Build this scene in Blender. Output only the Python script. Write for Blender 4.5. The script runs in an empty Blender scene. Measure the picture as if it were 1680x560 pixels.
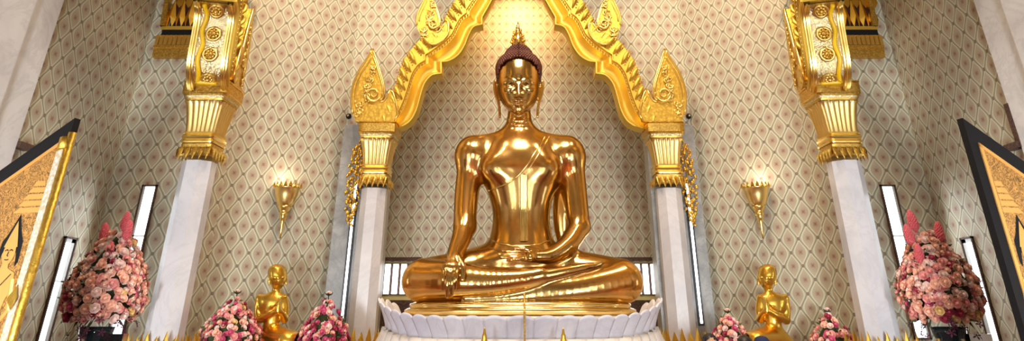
import bpy, bmesh, math, random
import numpy as np
from mathutils import Vector, Matrix
random.seed(7); np.random.seed(7)
PI = math.pi
SC = bpy.context.scene
COL = SC.collection
# ------------------------------------------------------------------ camera maths
F, CX, CY = 1083.0, 851.0, 0.0
TH = math.atan(515.0 / F); CT, ST = math.cos(TH), math.sin(TH)
ZC = 1.9
def S(px, py, Y):
    """world point seen at photo pixel (px,py) on the plane y=Y"""
    up = (CY - py) / F
    d = Y / (CT - up * ST)
    return np.array([(px - CX) / F * d, Y, ZC + d * (ST + up * CT)])
def SX(px, py, X):
    """world point seen at photo pixel on the plane x=X"""
    d = X * F / (px - CX); up = (CY - py) / F
    return np.array([X, d * (CT - up * ST), ZC + d * (ST + up * CT)])
cam = bpy.data.cameras.new('camera'); co = bpy.data.objects.new('camera', cam); COL.objects.link(co)
cam.sensor_width = 36; cam.sensor_fit = 'HORIZONTAL'; cam.lens = 36 * F / 1680
cam.shift_x = -11 / 1680; cam.shift_y = -280 / 1680
co.location = (0, 0, ZC); co.rotation_euler = (PI / 2 + TH, 0, 0); cam.clip_end = 200
SC.camera = co

# ------------------------------------------------------------------ materials
class N:
    def __init__(s, nt, sock): s.nt, s.s = nt, sock
    def m(s, op, b=None, c=None):
        n = s.nt.nodes.new('ShaderNodeMath'); n.operation = op
        for i, v in enumerate((s, b, c)):
            if v is None: continue
            if isinstance(v, N): s.nt.links.new(v.s, n.inputs[i])
            else: n.inputs[i].default_value = v
        return N(s.nt, n.outputs[0])
    def __add__(s, o): return s.m('ADD', o)
    def __sub__(s, o): return s.m('SUBTRACT', o)
    def __mul__(s, o): return s.m('MULTIPLY', o)
    def step(s, e, w=.02):   # smooth 0..1 as s passes e
        n = s.nt.nodes.new('ShaderNodeMapRange'); n.interpolation_type = 'SMOOTHSTEP'
        s.nt.links.new(s.s, n.inputs[0]); n.inputs[1].default_value = e - w; n.inputs[2].default_value = e + w
        return N(s.nt, n.outputs[0])
def mix(nt, f, a, b):
    n = nt.nodes.new('ShaderNodeMix'); n.data_type = 'RGBA'
    nt.links.new(f.s, n.inputs[0]) if isinstance(f, N) else setattr(n.inputs[0], 'default_value', f)
    for i, v in ((6, a), (7, b)):
        if isinstance(v, N): nt.links.new(v.s, n.inputs[i])
        else: n.inputs[i].default_value = (*v, 1)
    return N(nt, n.outputs[2])
def srgb(r, g, b):
    f = lambda c: (c / 255 / 12.92) if c <= 10.3 else ((c / 255 + .055) / 1.055) ** 2.4
    return (f(r), f(g), f(b))
def mat(name, col=(.8, .8, .8), rough=.5, metal=0, emit=None, es=1, **kw):
    m = bpy.data.materials.new(name); m.use_nodes = True
    p = m.node_tree.nodes['Principled BSDF']
    p.inputs['Base Color'].default_value = (*col, 1); p.inputs['Roughness'].default_value = rough
    p.inputs['Metallic'].default_value = metal
    if emit: p.inputs['Emission Color'].default_value = (*emit, 1); p.inputs['Emission Strength'].default_value = es
    for k, v in kw.items(): p.inputs[k.replace('_', ' ')].default_value = v
    return m
def P_(m): return m.node_tree.nodes['Principled BSDF']
def tex(nt, kind, scale, co=None, **kw):
    t = nt.nodes.new('ShaderNodeTex' + kind); t.inputs['Scale'].default_value = scale
    for k, v in kw.items():
        if k in t.inputs: t.inputs[k].default_value = v
        else: setattr(t, k, v)
    c = nt.nodes.new('ShaderNodeTexCoord'); nt.links.new(c.outputs[co or 'Object'], t.inputs['Vector'])
    return t
def bump(m, sock, strength, dist):
    nt = m.node_tree; b = nt.nodes.new('ShaderNodeBump')
    b.inputs['Strength'].default_value = strength; b.inputs['Distance'].default_value = dist
    nt.links.new(sock, b.inputs['Height']); nt.links.new(b.outputs[0], P_(m).inputs['Normal'])

def wallpaper(name, w=.259, h=.335, tint=(1, 1, 1)):
    m = mat(name, rough=.55); nt = m.node_tree
    uv = nt.nodes.new('ShaderNodeUVMap'); sp = nt.nodes.new('ShaderNodeSeparateXYZ'); nt.links.new(uv.outputs[0], sp.inputs[0])
    x = N(nt, sp.outputs[0]) * (1 / w); y = N(nt, sp.outputs[1]) * (1 / h)
    ab = lambda n: n.m('ABSOLUTE')
    p0 = ab((x + .5).m('FRACT') - .5); q0 = ab((y + .5).m('FRACT') - .5)
    p1 = ab(x.m('FRACT') - .5); q1 = ab(y.m('FRACT') - .5)
    s = ((p0 + q0) * 2).m('GREATER_THAN', 1.0)
    p = p0 + (p1 - p0) * s; q = q0 + (q1 - q0) * s
    D = (p + q) * 2
    # ogee outline  halfwidth(q)
    hw = (((q * (PI / .47)).m('COSINE') * .5 + .5).m('POWER', .75)) * .315
    hw = hw * q.m('LESS_THAN', .468)
    e = p - hw                                   # <0 inside medallion
    ln = ab(e + (-.012)).m('MULTIPLY', 1); 
    r = ((p * w).m('POWER', 2) + (q * h).m('POWER', 2)).m('SQRT')
    d1 = (((p * -1 + .5) * w).m('POWER', 2) + (q * h).m('POWER', 2)).m('SQRT')
    d2 = ((p * w).m('POWER', 2) + ((q * -1 + .5) * h).m('POWER', 2)).m('SQRT')
    dd = d1.m('MINIMUM', d2)
    T = lambda c: tuple(a * b for a, b in zip(srgb(*c), tint))
    c = mix(nt, D.step(.9, .06), T((176, 172, 148)), T((138, 134, 116)))       # ground -> lattice band
    th = ((p * w).m('ARCTAN2', q * h) * 4).m('COSINE')
    inside = mix(nt, r.step(.05, .06), T((164, 148, 128)), T((180, 168, 146)))
    inside = mix(nt, (r + th * .006).step(.026, .006), T((158, 126, 108)), inside)
    inside = mix(nt, r.step(.010, .006), T((128, 96, 84)), inside)
    c = mix(nt, e.step(0, .02), inside, c)
    c = mix(nt, ab(e - .0).step(.036, .022), T((202, 200, 174)), c)
    c = mix(nt, dd.step(.021, .006), T((122, 102, 88)), c)
    c = mix(nt, dd.step(.006, .004), T((146, 130, 118)), c)
    nz = tex(nt, 'Noise', 1.2, Detail=3.0)
    c = mix(nt, N(nt, nz.outputs[0]).step(.5, .5) * .16, c, T((150, 140, 115)))
    nt.links.new(c.s, P_(m).inputs['Base Color'])
    bump(m, (ab(e).step(.03, .02)).s, .15, .004)
    return m
def marble(name, a, b, scale=2.2, rough=.3, vein=.5):
    m = mat(name, rough=rough); nt = m.node_tree
    n1 = tex(nt, 'Noise', scale, Detail=6.0, Distortion=.8); n2 = tex(nt, 'Noise', scale * .8, Detail=8.0, Distortion=2.4, Roughness=.65)
    v = N(nt, n2.outputs[0]); v = ((v - .5).m('ABSOLUTE')).step(.03, .03)
    c = mix(nt, N(nt, n1.outputs[0]).step(.5, .25), a, b)
    c = mix(nt, v * -vein + vein, c, tuple(k * .62 for k in b))
    nt.links.new(c.s, P_(m).inputs['Base Color']); return m
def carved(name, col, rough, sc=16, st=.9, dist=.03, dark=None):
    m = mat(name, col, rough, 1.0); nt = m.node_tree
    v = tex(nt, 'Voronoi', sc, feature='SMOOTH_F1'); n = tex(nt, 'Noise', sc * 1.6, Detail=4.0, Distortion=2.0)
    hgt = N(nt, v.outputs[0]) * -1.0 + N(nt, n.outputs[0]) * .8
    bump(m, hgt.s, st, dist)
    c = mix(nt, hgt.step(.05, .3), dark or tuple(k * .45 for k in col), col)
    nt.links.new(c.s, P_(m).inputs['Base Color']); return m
GOLD = (.86, .50, .10)
M = {}
M['statue'] = mat('polished_gold', (.92, .63, .22), .13, 1.0)
nt = M['statue'].node_tree
n = tex(nt, 'Noise', 5.0, Detail=2.0); bump(M['statue'], n.outputs[0], .02, .02)
n2 = tex(nt, 'Noise', 3.0, Detail=5.0)
nt.links.new((N(nt, n2.outputs[0]) * .12 + .12).s, P_(M['statue']).inputs['Roughness'])
M['gild'] = mat('gilded_wood', (.76, .52, .09), .47, .9)
M['gild_light'] = mat('gilded_highlight', (.92, .66, .20), .28, 1.0)
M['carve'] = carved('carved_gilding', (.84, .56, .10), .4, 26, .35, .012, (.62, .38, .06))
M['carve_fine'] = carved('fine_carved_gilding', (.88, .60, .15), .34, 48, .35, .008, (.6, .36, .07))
M['gold_leaf'] = mat('gold_leaf', (.85, .52, .08), .3, 1.0)
n = tex(M['gold_leaf'].node_tree, 'Noise', 9.0, Detail=3.0); bump(M['gold_leaf'], n.outputs[0], .2, .02)
M['bell'] = mat('fluted_gilding', (.92, .66, .24), .33, 1.0)
M['mosaic'] = carved('mirror_mosaic', (.92, .84, .62), .22, 55, .5, .012, (.72, .56, .22))
M['mosaic_white'] = carved('white_mosaic', (.95, .92, .84), .25, 45, .5, .012, (.7, .58, .36)); P_(M['mosaic_white']).inputs['Metallic'].default_value = .5
M['yellow'] = mat('yellow_ribbon', srgb(245, 196, 12), .35, .0, Specular_IOR_Level=.6)
M['hair'] = mat('dark_red_lacquer', srgb(88, 38, 24), .42)
M['marble'] = marble('white_marble', srgb(206, 201, 201), srgb(188, 184, 187), 1.6, .3, .16)
M['marble_near'] = marble('veined_marble', srgb(222, 220, 220), srgb(200, 197, 198), 1.4, .3, .22)
M['grey_marble'] = marble('grey_marble', srgb(158, 158, 156), srgb(126, 126, 126), 3.0, .35, .3)
M['lotus'] = marble('lotus_marble', srgb(226, 222, 226), srgb(206, 202, 212), 2.0, .4, .15)
M['lotus2'] = marble('cream_marble', srgb(236, 226, 214), srgb(214, 204, 196), 2.0, .4, .15)
M['pane'] = mat('daylit_pane', (.9, .95, 1), .3, emit=(.9, .96, 1), es=5)
M['white'] = mat('white_paint', srgb(200, 205, 205), .4)
M['blackwood'] = mat('black_lacquer', srgb(16, 16, 19), .5, Specular_IOR_Level=.25)
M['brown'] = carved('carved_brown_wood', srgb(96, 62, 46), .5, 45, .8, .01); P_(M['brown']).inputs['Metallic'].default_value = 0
M['redback'] = mat('dark_red_lacquer_panel', srgb(58, 20, 14), .5)
M['cream'] = mat('cream_paint', srgb(205, 186, 120), .5)
M['carpet'] = mat('red_carpet', srgb(120, 40, 20), .9)
n = tex(M['carpet'].node_tree, 'Noise', 120, Detail=2.0); bump(M['carpet'], n.outputs[0], .3, .01)
M['stone'] = marble('platform_marble', srgb(225, 215, 205), srgb(200, 190, 180), 1.2)
M['plaster'] = mat('cream_plaster', srgb(214, 198, 160), .7)
M['paper'] = wallpaper('patterned_wallpaper')
M['dark_metal'] = mat('dark_metal', srgb(40, 38, 38), .35, .6)
M['chrome'] = mat('chrome', (.8, .8, .8), .12, 1.0)
M['glass'] = mat('smoky_glass', srgb(70, 90, 98), .06, Transmission_Weight=.75, IOR=1.45)
M['skin'] = mat('skin', srgb(190, 140, 112), .5)
M['black_hair'] = mat('black_hair', srgb(26, 22, 22), .45)
M['navy'] = mat('navy_cotton', srgb(26, 34, 74), .8)
M['shirt_grey'] = mat('grey_cotton', srgb(120, 120, 126), .8)
M['shirt_white'] = mat('white_cotton', srgb(215, 212, 205), .8)
M['trousers'] = mat('dark_trousers', srgb(40, 42, 52), .8)
M['glow'] = mat('lamp_glow', (1, .93, .8), .5, emit=(1, .86, .66), es=2)
M['bloom'] = [mat('rose_' + n_, srgb(*c), .6, Subsurface_Weight=.0) for n_, c in (
    ('pink', (236, 160, 152)), ('peach', (246, 192, 166)), ('blush', (244, 212, 200)), ('magenta', (206, 84, 118)), ('crimson', (168, 52, 72)), ('yellowish', (232, 196, 128)))]
M['plume'] = mat('pink_plume', srgb(230, 110, 118), .7)
M['orchid'] = mat('purple_orchid', srgb(88, 28, 58), .6)
M['leaf'] = mat('green_leaf', srgb(58, 66, 30), .6)
M['eye_white'] = mat('shell_inlay', srgb(235, 228, 210), .2)
M['pupil'] = mat('black_inlay', srgb(25, 18, 14), .2)
# lacquer painting of the door leaves
m = mat('gold_lacquer_painting', rough=.42, metal=.35); nt = m.node_tree
n = tex(nt, 'Noise', 11, Detail=6.0, Distortion=4.0, Roughness=.7)
v = N(nt, n.outputs[0]); l = ((v - .5).m('ABSOLUTE')).step(.028, .02)
c = mix(nt, l, srgb(70, 48, 26), srgb(206, 150, 78)); nt.links.new(c.s, P_(m).inputs['Base Color']); M['lacquer'] = m
M['lacquer_gold'] = mat('painted_gold', srgb(222, 166, 88), .4, .4)

# ------------------------------------------------------------------ mesh helpers
class MB:
    def __init__(s): s.v, s.f = [], []
    def add(s, vs, fs):
        o = len(s.v); s.v += [tuple(map(float, p)) for p in vs]; s.f += [tuple(i + o for i in f) for f in fs]; return s
    def box(s, lo, hi):
        x0, y0, z0 = lo; x1, y1, z1 = hi
        return s.add([(x0, y0, z0), (x1, y0, z0), (x1, y1, z0), (x0, y1, z0), (x0, y0, z1), (x1, y0, z1), (x1, y1, z1), (x0, y1, z1)],
                     [(0, 3, 2, 1), (4, 5, 6, 7), (0, 1, 5, 4), (1, 2, 6, 5), (2, 3, 7, 6), (3, 0, 4, 7)])
    def grid(s, A, close_u=False, close_v=False):
        A = np.asarray(A, float); n, m = A.shape[:2]; fs = []
        for i in range(n if close_u else n - 1):
            for j in range(m if close_v else m - 1):
                i2, j2 = (i + 1) % n, (j + 1) % m
                fs.append((i * m + j, i * m + j2, i2 * m + j2, i2 * m + j))
        return s.add(A.reshape(-1, 3), fs)
    def tube(s, pts, rad, n=8):
        pts = [np.asarray(p, float) for p in pts]
        rad = [rad] * len(pts) if np.isscalar(rad) else rad
        rows = []; ref = None
        for i, p in enumerate(pts):
            t = pts[min(i + 1, len(pts) - 1)] - pts[max(i - 1, 0)]; t /= np.linalg.norm(t) + 1e-12
            if ref is None: ref = np.array([1., 0, 0]) if abs(t[0]) < .8 else np.array([0, 1., 0])
            a = np.cross(t, ref); a /= np.linalg.norm(a) + 1e-12; b = np.cross(a, t); ref = b
            ref = b
            rows.append([p + rad[i] * (math.cos(k * 2 * PI / n) * a + math.sin(k * 2 * PI / n) * b) for k in range(n)])
        o = len(s.v); s.grid(rows, close_v=True)
        s.f.append(tuple(range(o, o + n))); s.f.append(tuple(range(len(s.v) - n, len(s.v))))
        return s
    def lathe(s, prof, c=(0, 0, 0), n=24, sq=None):
        """prof [(r,z)] ; sq = superellipse power for square-ish columns"""
        rows = []
        for r, z in prof:
            row = []
            for k in range(n):
                a = 2 * PI * k / n; ca, sa = math.cos(a), math.sin(a); q = 1
                if sq: q = (abs(ca) ** sq + abs(sa) ** sq) ** (-1 / sq)
                row.append((c[0] + r * q * ca, c[1] + r * q * sa, c[2] + z))
            rows.append(row)
        o = len(s.v); s.grid(rows, close_v=True)
        s.f.append(tuple(range(o, o + n))); s.f.append(tuple(range(len(s.v) - n, len(s.v))))
        return s
    def ball(s, c, r, n=8, m=6, ax=None):
        r = (r, r, r) if np.isscalar(r) else r
        rows = []
        for i in range(m + 1):
            t = PI * i / m; tt = min(max(t, .02), PI - .02)
            rows.append([(c[0] + r[0] * math.sin(tt) * math.cos(2 * PI * k / n), c[1] + r[1] * math.sin(tt) * math.sin(2 * PI * k / n), c[2] + r[2] * math.cos(tt)) for k in range(n)])
        return s.grid(rows, close_v=True)
    def map(s, fn): s.v = [tuple(map(float, fn(p))) for p in s.v]; return s
    def merge(s, o): return s.add(o.v, o.f)
def obj(name, mb, m, parent=None, smooth=True, recalc=True, auto=None):
    me = bpy.data.meshes.new(name); me.from_pydata(mb.v, [], mb.f); me.update()
    if recalc:
        bm = bmesh.new(); bm.from_mesh(me); bmesh.ops.recalc_face_normals(bm, faces=bm.faces); bm.to_mesh(me); bm.free()
    me.materials.append(m)
    me.polygons.foreach_set('use_smooth', [smooth] * len(me.polygons))
    if smooth and auto: me.set_sharp_from_angle(angle=math.radians(auto))
    o = bpy.data.objects.new(name, me); COL.objects.link(o)
    if parent:
        o.parent = parent
        o.matrix_parent_inverse = PM(parent).inverted()
    return o
def PM(o):
    m = Matrix.Translation(o.location) @ o.rotation_euler.to_matrix().to_4x4()
    if o.parent: m = PM(o.parent) @ o.matrix_parent_inverse @ m
    return m
def thing(name, label, cat, loc=(0, 0, 0), group=None):
    o = bpy.data.objects.new(name, None); COL.objects.link(o); o.location = loc; o.empty_display_size = .2
    return tag(o, label, cat, group)
def tag(o, label, cat, group=None):
    o['label'] = label; o['category'] = cat
    if group: o['group'] = group
    return o
def struct(name, mb, m, parent=None, smooth=False, label=None, cat=None):
    o = obj(name, mb, m, parent, smooth)
    if not parent: o['kind'] = 'structure'
    if label: o['label'] = label; o['category'] = cat
    return o
SIDE = ((-1, 'left'), (1, 'right'))

# ------------------------------------------------------------------ signed-distance sculpting
class Field:
    def __init__(s, lo, hi, h):
        s.lo = np.array(lo, np.float32); s.h = h
        s.n = np.ceil((np.array(hi) - s.lo) / h).astype(int) + 1
        s.A = np.full(s.n, .5, np.float32)
    def sub(s, lo, hi):
        i0 = np.clip(np.floor((lo - s.lo) / s.h).astype(int), 0, s.n - 1); i1 = np.clip(np.ceil((hi - s.lo) / s.h).astype(int) + 1, 1, s.n)
        if np.any(i1 <= i0): return None, None
        ax = [(s.lo[k] + s.h * np.arange(i0[k], i1[k])).astype(np.float32) for k in range(3)]
        return tuple(slice(a, b) for a, b in zip(i0, i1)), (ax[0][:, None, None], ax[1][None, :, None], ax[2][None, None, :])
    def put(s, sl, d, k, cut=False):
        a = s.A[sl]
        if cut: d = -d; hh = np.maximum(k - np.abs(a - d), 0) / k; s.A[sl] = np.maximum(a, d) + hh * hh * k / 4
        else: hh = np.maximum(k - np.abs(a - d), 0) / k; s.A[sl] = np.minimum(a, d) - hh * hh * k / 4
    def rc(s, a, b, ra, rb, k=.05, cut=False):
        a, b = np.asarray(a, float), np.asarray(b, float); R = max(ra, rb) + k + 3 * s.h
        sl, g = s.sub(np.minimum(a, b) - R, np.maximum(a, b) + R)
        if sl is None: return
        ab = b - a; L2 = max(float(ab @ ab), 1e-9)
        t = ((g[0] - a[0]) * ab[0] + (g[1] - a[1]) * ab[1] + (g[2] - a[2]) * ab[2]) / L2; t = np.clip(t, 0, 1)
        d = np.sqrt((g[0] - a[0] - t * ab[0]) ** 2 + (g[1] - a[1] - t * ab[1]) ** 2 + (g[2] - a[2] - t * ab[2]) ** 2) - (ra + (rb - ra) * t)
        s.put(sl, d, k, cut)
    def chain(s, pts, rr, k=.05, cut=False, sub=6):
        pts = np.array([np.asarray(p, float) for p in pts]); rr = np.full(len(pts), rr) if np.isscalar(rr) else np.array(rr, float)
        if len(pts) > 2 and sub > 1:
            q = np.c_[pts, rr]; P = np.vstack([2 * q[0] - q[1], q, 2 * q[-1] - q[-2]]); out = []
            for i in range(1, len(P) - 2):
                for t in np.linspace(0, 1, sub, endpoint=False):
                    out.append(.5 * (2 * P[i] + (P[i + 1] - P[i - 1]) * t + (2 * P[i - 1] - 5 * P[i] + 4 * P[i + 1] - P[i + 2]) * t * t + (3 * P[i] - P[i - 1] - 3 * P[i + 1] + P[i + 2]) * t ** 3))
            out = np.array(out + [q[-1]]); pts, rr = out[:, :3], np.maximum(out[:, 3], .002)
        R = rr.max() + k + 3 * s.h
        sl, g = s.sub(pts.min(0) - R, pts.max(0) + R)
        if sl is None: return
        D = None
        for a, b, ra, rb in zip(pts[:-1], pts[1:], rr[:-1], rr[1:]):
            ab = b - a; L2 = max(float(ab @ ab), 1e-9)
            t = np.clip(((g[0] - a[0]) * ab[0] + (g[1] - a[1]) * ab[1] + (g[2] - a[2]) * ab[2]) / L2, 0, 1)
            d = np.sqrt((g[0] - a[0] - t * ab[0]) ** 2 + (g[1] - a[1] - t * ab[1]) ** 2 + (g[2] - a[2] - t * ab[2]) ** 2) - (ra + (rb - ra) * t)
            D = d if D is None else np.minimum(D, d)
        s.put(sl, D.astype(np.float32), k, cut)
    def ell(s, c, r, k=.05, cut=False):
        c, r = np.asarray(c, float), np.asarray(r, float); R = r + k + 3 * s.h
        sl, g = s.sub(c - R, c + R)
        if sl is None: return
        q = np.sqrt(sum(((g[i] - c[i]) / r[i]) ** 2 for i in range(3))); q2 = np.sqrt(sum(((g[i] - c[i]) / r[i] ** 2) ** 2 for i in range(3)))
        s.put(sl, q * (q - 1) / np.maximum(q2, 1e-6), k, cut)
    def loft(s, rows, k=.05):
        """rows: (cx, cy, z, a, b) sorted by rising z"""
        r = np.array(sorted(rows, key=lambda q: q[2]), float); mg = k + 3 * s.h
        lo = [min(r[:, 0] - r[:, 3]) - mg, min(r[:, 1] - r[:, 4]) - mg, r[0, 2] - mg]; hi = [max(r[:, 0] + r[:, 3]) + mg, max(r[:, 1] + r[:, 4]) + mg, r[-1, 2] + mg]
        sl, g = s.sub(np.array(lo), np.array(hi)); z = g[2].ravel()
        zz = np.linspace(r[0, 2], r[-1, 2], 200)
        def sm(c):
            v = np.interp(zz, r[:, 2], c); ker = np.hanning(25); ker /= ker.sum()
            return np.interp(z, zz, np.convolve(np.pad(v, 12, 'edge'), ker, 'valid'))[None, None, :].astype(np.float32)
        cx, cy, a, b = [sm(r[:, i]) for i in (0, 1, 3, 4)]
        x, y = g[0] - cx, g[1] - cy
        q = np.sqrt((x / a) ** 2 + (y / b) ** 2); q2 = np.sqrt((x / a ** 2) ** 2 + (y / b ** 2) ** 2)
        d = q * (q - 1) / np.maximum(q2, 1e-5)
        dz = np.maximum(r[0, 2] - g[2], g[2] - r[-1, 2])
        s.put(sl, np.maximum(d, dz), k)
    def at(s, p):
        f = (np.asarray(p) - s.lo) / s.h; i = np.clip(f.astype(int), 0, s.n - 2); t = f - i; v = 0.
        for c in range(8):
            o = ((c >> 2) & 1, (c >> 1) & 1, c & 1); w = 1.
            for k in range(3): w *= t[k] if o[k] else 1 - t[k]
            v += w * s.A[i[0] + o[0], i[1] + o[1], i[2] + o[2]]
        return v
    def hit(s, px, py, y0, y1):
        prev = None
        for Y in np.arange(y0, y1, s.h * .5):
            p = S(px, py, Y); v = s.at(p)
            if v < 0: return p
        return S(px, py, y1)
    def mesh(s, smooth=4):
        A = s.A; ins = A < 0; n = A.shape
        c = [slice(0, -1), slice(1, None)]
        cnt = sum(ins[c[i], c[j], c[k]].astype(np.int8) for i in (0, 1) for j in (0, 1) for k in (0, 1))
        act = (cnt > 0) & (cnt < 8); I = np.argwhere(act); idx = -np.ones(act.shape, np.int64); idx[act] = np.arange(len(I))
        P = np.zeros((len(I), 3)); W = np.zeros(len(I))
        val = {o: A[I[:, 0] + o[0], I[:, 1] + o[1], I[:, 2] + o[2]] for o in [(i, j, k) for i in (0, 1) for j in (0, 1) for k in (0, 1)]}
        for ax in range(3):
            for u in (0, 1):
                for w in (0, 1):
                    o = [u, w]; o.insert(ax, 0); o2 = list(o); o2[ax] = 1
                    a, b = val[tuple(o)], val[tuple(o2)]; cr = (a < 0) != (b < 0)
                    t = np.where(cr, a / np.where(cr, a - b, 1), 0)
                    q = np.tile(np.array(o, float), (len(I), 1)); q[:, ax] = t
                    P[cr] += q[cr]; W[cr] += 1
        V = s.lo + s.h * (I + P / W[:, None])
        quads = []
        for ax in range(3):
            a, b = [x for x in range(3) if x != ax]
            lo = [slice(None)] * 3; hi = [slice(None)] * 3; lo[ax] = slice(0, -1); hi[ax] = slice(1, None)
            ch = ins[tuple(lo)] != ins[tuple(hi)]
            E = np.argwhere(ch); E = E[(E[:, a] > 0) & (E[:, b] > 0) & (E[:, a] < n[a] - 1) & (E[:, b] < n[b] - 1)]
            fl = ins[tuple(lo)][E[:, 0], E[:, 1], E[:, 2]]
            def cell(da, db):
                Q = E.copy(); Q[:, a] -= da; Q[:, b] -= db; return idx[Q[:, 0], Q[:, 1], Q[:, 2]]
            q = np.stack([cell(0, 0), cell(1, 0), cell(1, 1), cell(0, 1)], 1)
            flip = fl if ax != 1 else ~fl
            q[flip] = q[flip][:, ::-1]
            quads.append(q)
        Q = np.concatenate(quads); Q = Q[(Q >= 0).all(1)]
        e = np.concatenate([Q[:, [0, 1]], Q[:, [1, 2]], Q[:, [2, 3]], Q[:, [3, 0]]])
        deg = np.bincount(e.ravel(), minlength=len(V)).astype(float)
        for it in range(smooth * 2):
            acc = np.zeros_like(V)
            for k in range(3):
                acc[:, k] = np.bincount(e[:, 0], V[e[:, 1], k], len(V)) + np.bincount(e[:, 1], V[e[:, 0], k], len(V))
            V = V + (.5 if it % 2 == 0 else -.52) * (acc / np.maximum(deg, 1)[:, None] - V)
        mb = MB(); mb.v = [tuple(p) for p in V.tolist()]; mb.f = [tuple(q) for q in Q.tolist()]
        return mb

# ------------------------------------------------------------------ the room
YF, YN, YR = 10.3, 11.5, 8.6
XB, XE, YE, XC, XS = 2.73, 3.96, 9.07, 4.21, 5.2
TOP = 9.0
def wall(name, pts, z0, z1, ph, m=None):
    """vertical strip through plan points; uv in metres, ph=(u,v) of one pattern dot"""
    me = bpy.data.meshes.new(name); v = []; f = []; uvs = []; u = 0; us = []
    for i, p in enumerate(pts):
        if i: u += math.hypot(p[0] - pts[i - 1][0], p[1] - pts[i - 1][1])
        us.append(u); v += [(p[0], p[1], z0), (p[0], p[1], z1)]
    for i in range(len(pts) - 1):
        f.append((2 * i, 2 * i + 2, 2 * i + 3, 2 * i + 1)); uvs += [(us[i], z0), (us[i + 1], z0), (us[i + 1], z1), (us[i], z1)]
    me.from_pydata(v, [], f); L = me.uv_layers.new(name='UVMap')
    for k, q in enumerate(uvs): L.data[k].uv = (q[0] - ph[0], q[1] - ph[1])
    me.materials.append(m or M['paper'])
    o = bpy.data.objects.new(name, me); COL.objects.link(o); o['kind'] = 'structure'
    sol = o.modifiers.new('thick', 'SOLIDIFY'); sol.thickness = .06; sol.offset = -1
    return o
w_, h_ = .259, .335
# niche back wall: pattern above the cream band
zb = S(660, 430, YN)[2]
wall('wall_niche', [(-2.9, YN), (2.9, YN)], zb, TOP, (-2.047 + 2.9 + w_ / 2, ZC + 2.117))
struct('trim_niche', MB().box((-2.9, YN, .8), (2.9, YN + .06, zb)), M['cream'])
# front wall over the opening, two 45 degree walls, short returns and recess walls
arch_in = []   # filled below
for s, nm in SIDE:
    o = [(s * XB, YF), (s * XE, YE), (s * XC, YR), (s * XS, YR)]
    p = [o[0], o[1]] if s > 0 else [o[1], o[0]]
    wall('wall_apse_' + nm, p, 0, TOP, (.11, ZC + 4.585 - 1.5 * h_))
    p = [o[1], o[2]] if s > 0 else [o[2], o[1]]
    wall('wall_return_' + nm, p, 0, TOP, (.1, ZC + 2.334))
    p = [o[2], o[3]] if s > 0 else [o[3], o[2]]
    wall('wall_recess_' + nm, p, 0, TOP, (.215 + w_ / 2 if s < 0 else .774 + w_ / 2, ZC + 2.334))
    p = [(s * XS, YR), (s * XS, 2.5)] if s > 0 else [(s * XS, 2.5), (s * XS, YR)]
    wall('wall_' + nm, p, 0, TOP, (.05, ZC + 2.3))
    # marble above and beside the side door
    struct('trim_door_surround_' + nm, MB().box((min(s * 5.14, s * 6.2), 5.2, 0), (max(s * 5.14, s * 6.2), 6.74, TOP)).box((min(s * 5.07, s * 6.2), 4.6, 0), (max(s * 5.07, s * 6.2), 6.28, TOP)), M['marble_near'])
    e = MB().box((min(s * 5.1, s * 5.2), 6.74, ZC + 1.54), (max(s * 5.1, s * 5.2), 6.94, ZC + 1.60))
    if s > 0: e.box((5.13, 6.73, ZC + 1.54), (5.2, 6.79, ZC + 2.0))
    struct('trim_door_edge_' + nm, e, M['brown'])
    # grey marble jamb beside the niche with a slit window
    struct('trim_jamb_' + nm, MB().box((min(s * 1.95, s * 2.68), 10.0, .8), (max(s * 1.95, s * 2.68), YF + .02, S(568, 207, 10.0)[2] + .02)), M['grey_marble'])
    xw = s * (2.40 if s < 0 else 2.48); z0, z1 = S(565, 531, 9.98)[2], S(578, 300, 9.98)[2]
    wf = struct('window_slit_' + nm, MB().box((xw - .04, 9.965, z0 - .03), (xw + .04, 10.02, z1)), M['dark_metal'])
    struct('pane', MB().box((xw - .016, 9.955, z0), (xw + .016, 9.97, z1 - .02)), M['pane'], wf)
# frontal wall with the arch-shaped opening is made after the arch profile below
struct('floor', MB().box((-9, -8, -.1), (9, 13, 0)), M['carpet'])
PZ = ZC - .85
struct('floor_platform', MB().box((-3.3, 8.55, 0), (3.3, 11.6, PZ)), M['carpet'])
for s, nm in SIDE: struct('aisle_light_blocker_' + nm, MB().box((min(s * 3.7, s * 6), 1.5, ZC + 4.5), (max(s * 3.7, s * 6), YR + .1, ZC + 4.6)), M['plaster'])  # added unseen slabs that block overhead light from the upper recess and side walls
struct('ceiling', MB().box((-9, -1, TOP), (9, 13, TOP + .1)), M['plaster'])

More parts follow.
